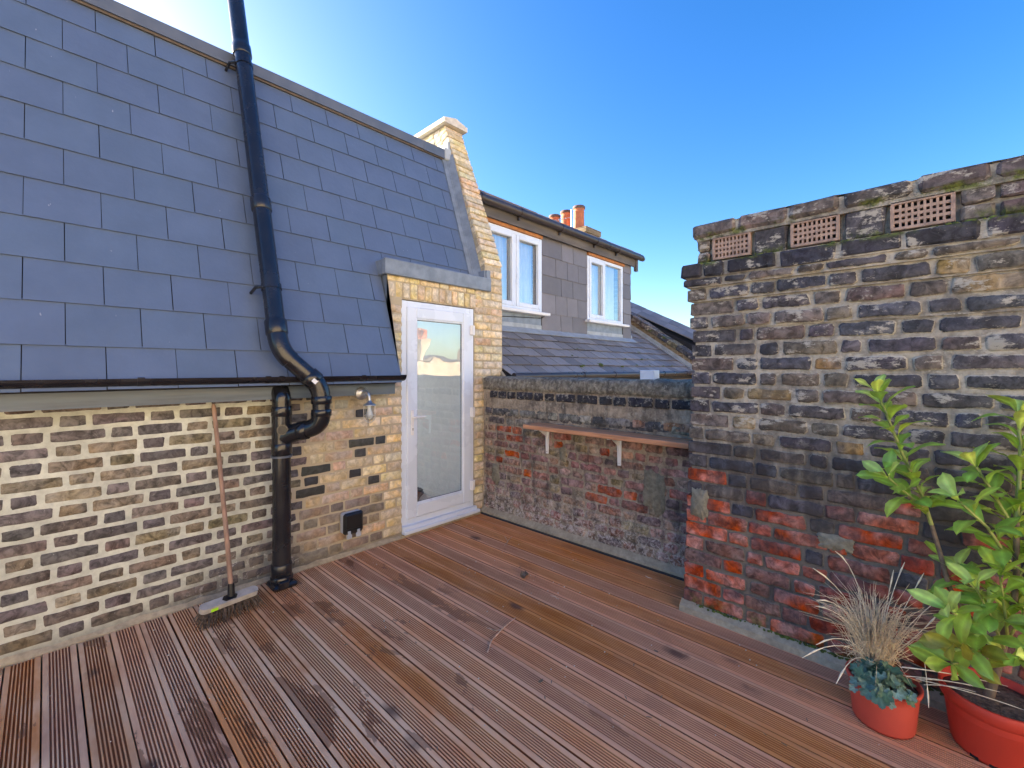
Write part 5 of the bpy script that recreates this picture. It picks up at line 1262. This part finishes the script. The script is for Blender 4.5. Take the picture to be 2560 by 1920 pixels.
for (u, v_, s_, mu, mv) in ((2032, 1420, 1.84, 2150, 1490), (2088, 1378, 1.86, 2160, 1420), (2005, 1645, 1.66, 2120, 1570), (2262, 1405, 1.84, 2225, 1480), (2310, 1432, 1.84, 2270, 1500), (2040, 1500, 1.80, 2130, 1490), (2036, 1515, 1.78, 2130, 1520), (2365, 1490, 1.72, 2300, 1520), (2040, 1612, 1.70, 2130, 1560), (2234, 1425, 1.80, 2215, 1520), (2345, 1535, 1.70, 2290, 1600), (2090, 1710, 1.62, 2140, 1600)):
    stalk([g0, P(mu, mv, (s_ + 1.8)/2), P(u, v_, s_)])
for k, (u0, v0, s0, u1, v1, s1) in enumerate([(2255, 1667, 1.70, 2520, 1716, 1.52), (2265, 1690, 1.69, 2500, 1730, 1.50), (2290, 1697, 1.68, 2470, 1722, 1.53), (2300, 1700, 1.67, 2560, 1775, 1.46), (2250, 1668, 1.70, 2505, 1712, 1.54), (2310, 1712, 1.66, 2440, 1730, 1.53)]):
    a_, b_ = P(u0, v0, s0), P(u1, v1, s1); a_.z = max(a_.z, 0.19); b_.z = max(b_.z, 0.245); stalk([a_, a_.lerp(b_, 0.5) + Vector((0, 0, 0.015)), b_], 0.0014, False)
dk = [P(2300, 1600, 1.66), P(2315, 1650, 1.64), P(2322, 1770, 1.62)]; stalk(dk, 0.0009)
# green rosette --------------------------------------------------------
he = thing('heuchera', 'dark blue-green lobed rosette spilling over the rim of the smaller pot', 'plant', C1 + Vector((-0.05, 0, 0.17)))
def lobed(R0, seed):
    rg2 = random.Random(seed); n = 35; v = [(0, 0, 0)]; rim = [1.0]
    for ring_ in (0.5, 1.0):
        for k in range(n):
            a = -math.pi*0.88 + 2*math.pi*0.88*k/(n - 1); lob = 0.66 + 0.34*abs(math.cos(a*2.6)) ** 0.8 + 0.07*math.cos(a*17)
            rr = R0*ring_*(lob if ring_ == 1.0 else 0.85); cup = (0.18*R0*ring_**2) + (0.06*R0*math.cos(a*5.2) if ring_ == 1 else 0)
            v.append((rr*math.cos(a) + R0*0.3, rr*math.sin(a), cup + rg2.uniform(-.001, .001))); rim.append(0.6*abs(math.cos(a*2.6))**6 if ring_ == 0.5 else 0.0)
    f = [(0, 1 + k, 2 + k) for k in range(n - 1)] + [(1 + k, 1 + n + k, 2 + n + k, 2 + k) for k in range(n - 1)]
    me = bpy.data.meshes.new('leaf'); me.from_pydata(v, [], f); a_ = me.attributes.new('rim', 'FLOAT', 'POINT'); a_.data.foreach_set('value', rim)
    me.polygons.foreach_set('use_smooth', [True]*len(f)); me.materials.append(MATS['heuchera_leaf']); return me
HL = [lobed(0.019 + 0.0022*j, j) for j in range(5)]
hc_ = C1 + Vector((-0.05, -0.005, 0.175)); rh = random.Random(2); m = MB()
for k in range(105):
    a = rh.uniform(0, 2*math.pi); rr = rh.uniform(0.0, 0.095); hz_ = 0.06*(1 - (rr/0.1)**2) + rh.uniform(-.022, .03)
    toward = Vector((-0.75, 0.25, 0))*0.04
    p = hc_ + Vector((math.cos(a)*rr, math.sin(a)*rr, hz_)) + toward
    out = Vector((math.cos(a), math.sin(a), 0)); nn = (Vector((-0.35, -0.1, 0.75)) + out*rr*7 + Vector((rh.uniform(-.6, .6), rh.uniform(-.6, .6), rh.uniform(-.3, .2)))).normalized(); d_ = (out + Vector((-0.3, 0, -0.3))).normalized(); d_ = (d_ - nn*d_.dot(nn)).normalized(); y_ = nn.cross(d_)
    o = bpy.data.objects.new('leaf', rh.choice(HL)); COL.objects.link(o); o.parent = he; o.matrix_local = Matrix.Translation(p - WL[he.name]) @ Matrix((d_, y_, nn)).transposed().to_4x4() @ Matrix.Scale(rh.uniform(0.8, 1.2), 4)
    m.tube([hc_ + Vector((0, 0, -0.02)), p], 0.0012, 4, caps=False)
m.build('leaf_stalks', 'bark_brown', he)

# ------------------------------------------------------------------ litter on the boards
rt_ = random.Random(19)
def ground_pt(u, v): s_ = EYE*F/(v - CV); q = P(u, v, s_); q.z = 0; return q
def dry_leaf(u, v, size, label, curl=0.5):
    c = ground_pt(u, v); a = rt_.uniform(0, 6); m = MB(); vv = []
    for i in range(7):
        t = i/6; w = size*0.28*math.sin(math.pi*(0.06 + 0.88*t)); x = (t - .5)*size
        for s_ in (-1, -0.5, 0, 0.5, 1): vv.append(c + Vector((x*math.cos(a) - s_*w*math.sin(a), x*math.sin(a) + s_*w*math.cos(a), 0.004 + curl*size*(0.25*s_*s_ + 0.25*(2*t - 1)**2) + rt_.uniform(0, .003))))
    m.add(vv, [(i*5+k, i*5+k+1, (i+1)*5+k+1, (i+1)*5+k) for i in range(6) for k in range(4)], 0, True)
    o = m.build('fallen_leaf', 'dead_leaf'); o['label'] = label; o['category'] = 'leaf'; o['group'] = 'fallen leaves on the deck'
dry_leaf(1308, 1447, 0.075, 'curled grey-brown dead leaf lying mid-deck in front of the shelf wall', 0.9)
dry_leaf(1316, 1440, 0.05, 'pale folded dead leaf resting against the curled grey-brown leaf', 1.0)
dry_leaf(1352, 1708, 0.03, 'tiny dark dead leaf in the foreground below the twig', 0.6)
dry_leaf(1640, 1632, 0.022, 'tiny dark dead leaf halfway between the twig and pots', 0.6)
def twig(lines, label, mat='twig', r=0.0034):
    m = MB()
    for ln in lines: m.tube([ground_pt(u, v) + Vector((0, 0, z_)) for u, v, z_ in ln], [r]*(len(ln) - 1) + [r*0.5], 6)
    o = m.build('twig', mat); o['label'] = label; o['category'] = 'twig'; o['group'] = 'twigs on the deck'
twig([[(1219, 1632, .003), (1228, 1606, .008), (1258, 1575, .012), (1290, 1545, .004)], [(1256, 1578, .011), (1240, 1582, .012), (1216, 1571, .004)]], 'long forked reddish twig lying in the middle of the deck')
twig([[(1260, 1366, .003), (1272, 1352, .010), (1281, 1346, .02)], [(1262, 1345, .012), (1270, 1355, .004), (1264, 1366, .003)]], 'small crooked twig near the door threshold', r=0.0018)
twig([[(1392, 1497, .003)] + [(1388 + 0, 1493, .004)] + [(1612, 1440, .003)][:0] + [(1376, 1490, .003)]], 'short pale twig scrap by the dead leaf', 'dry_stalk', 0.0016)
twig([[(1614, 1441, .003), (1622, 1446, .005), (1630, 1447, .003)]], 'short pale curl of straw near the corner of the tall stack', 'dry_stalk', 0.0022)
m = MB(); rk_ = random.Random(23)
for k in range(150):
    x, y = rk_.uniform(-0.1, 2.9), rk_.uniform(-0.2, 3.2)
    if x > 2.55 and y < 1.1: continue
    r_ = rk_.uniform(0.0012, 0.0042); m.lathe((x, y, 0.0), [(r_*rk_.uniform(.7, 1.2), -0.001), (r_, r_*0.7), (0.0003, r_)], 5)
o = m.build('grit', 'capstone'); o['kind'] = 'stuff'; o['label'] = 'pale grit scattered over the boards'
m = MB()
for k in range(70):
    x, y = rk_.uniform(0.3, 2.6), rk_.uniform(-0.2, 3.0)
    if x > 2.5 and y < 1.1: continue
    r_ = rk_.uniform(0.002, 0.006); a = rk_.uniform(0, 6); d_ = Vector((math.cos(a), math.sin(a), 0))*r_*2; m.tube([Vector((x, y, 0.002)) - d_, Vector((x, y, 0.003)) , Vector((x, y, 0.002)) + d_], [r_*0.2, r_*0.5, r_*0.2], 4)
o = m.build('leaf_crumbs', 'dead_leaf'); o['kind'] = 'stuff'; o['label'] = 'dark leaf crumbs scattered over the boards'
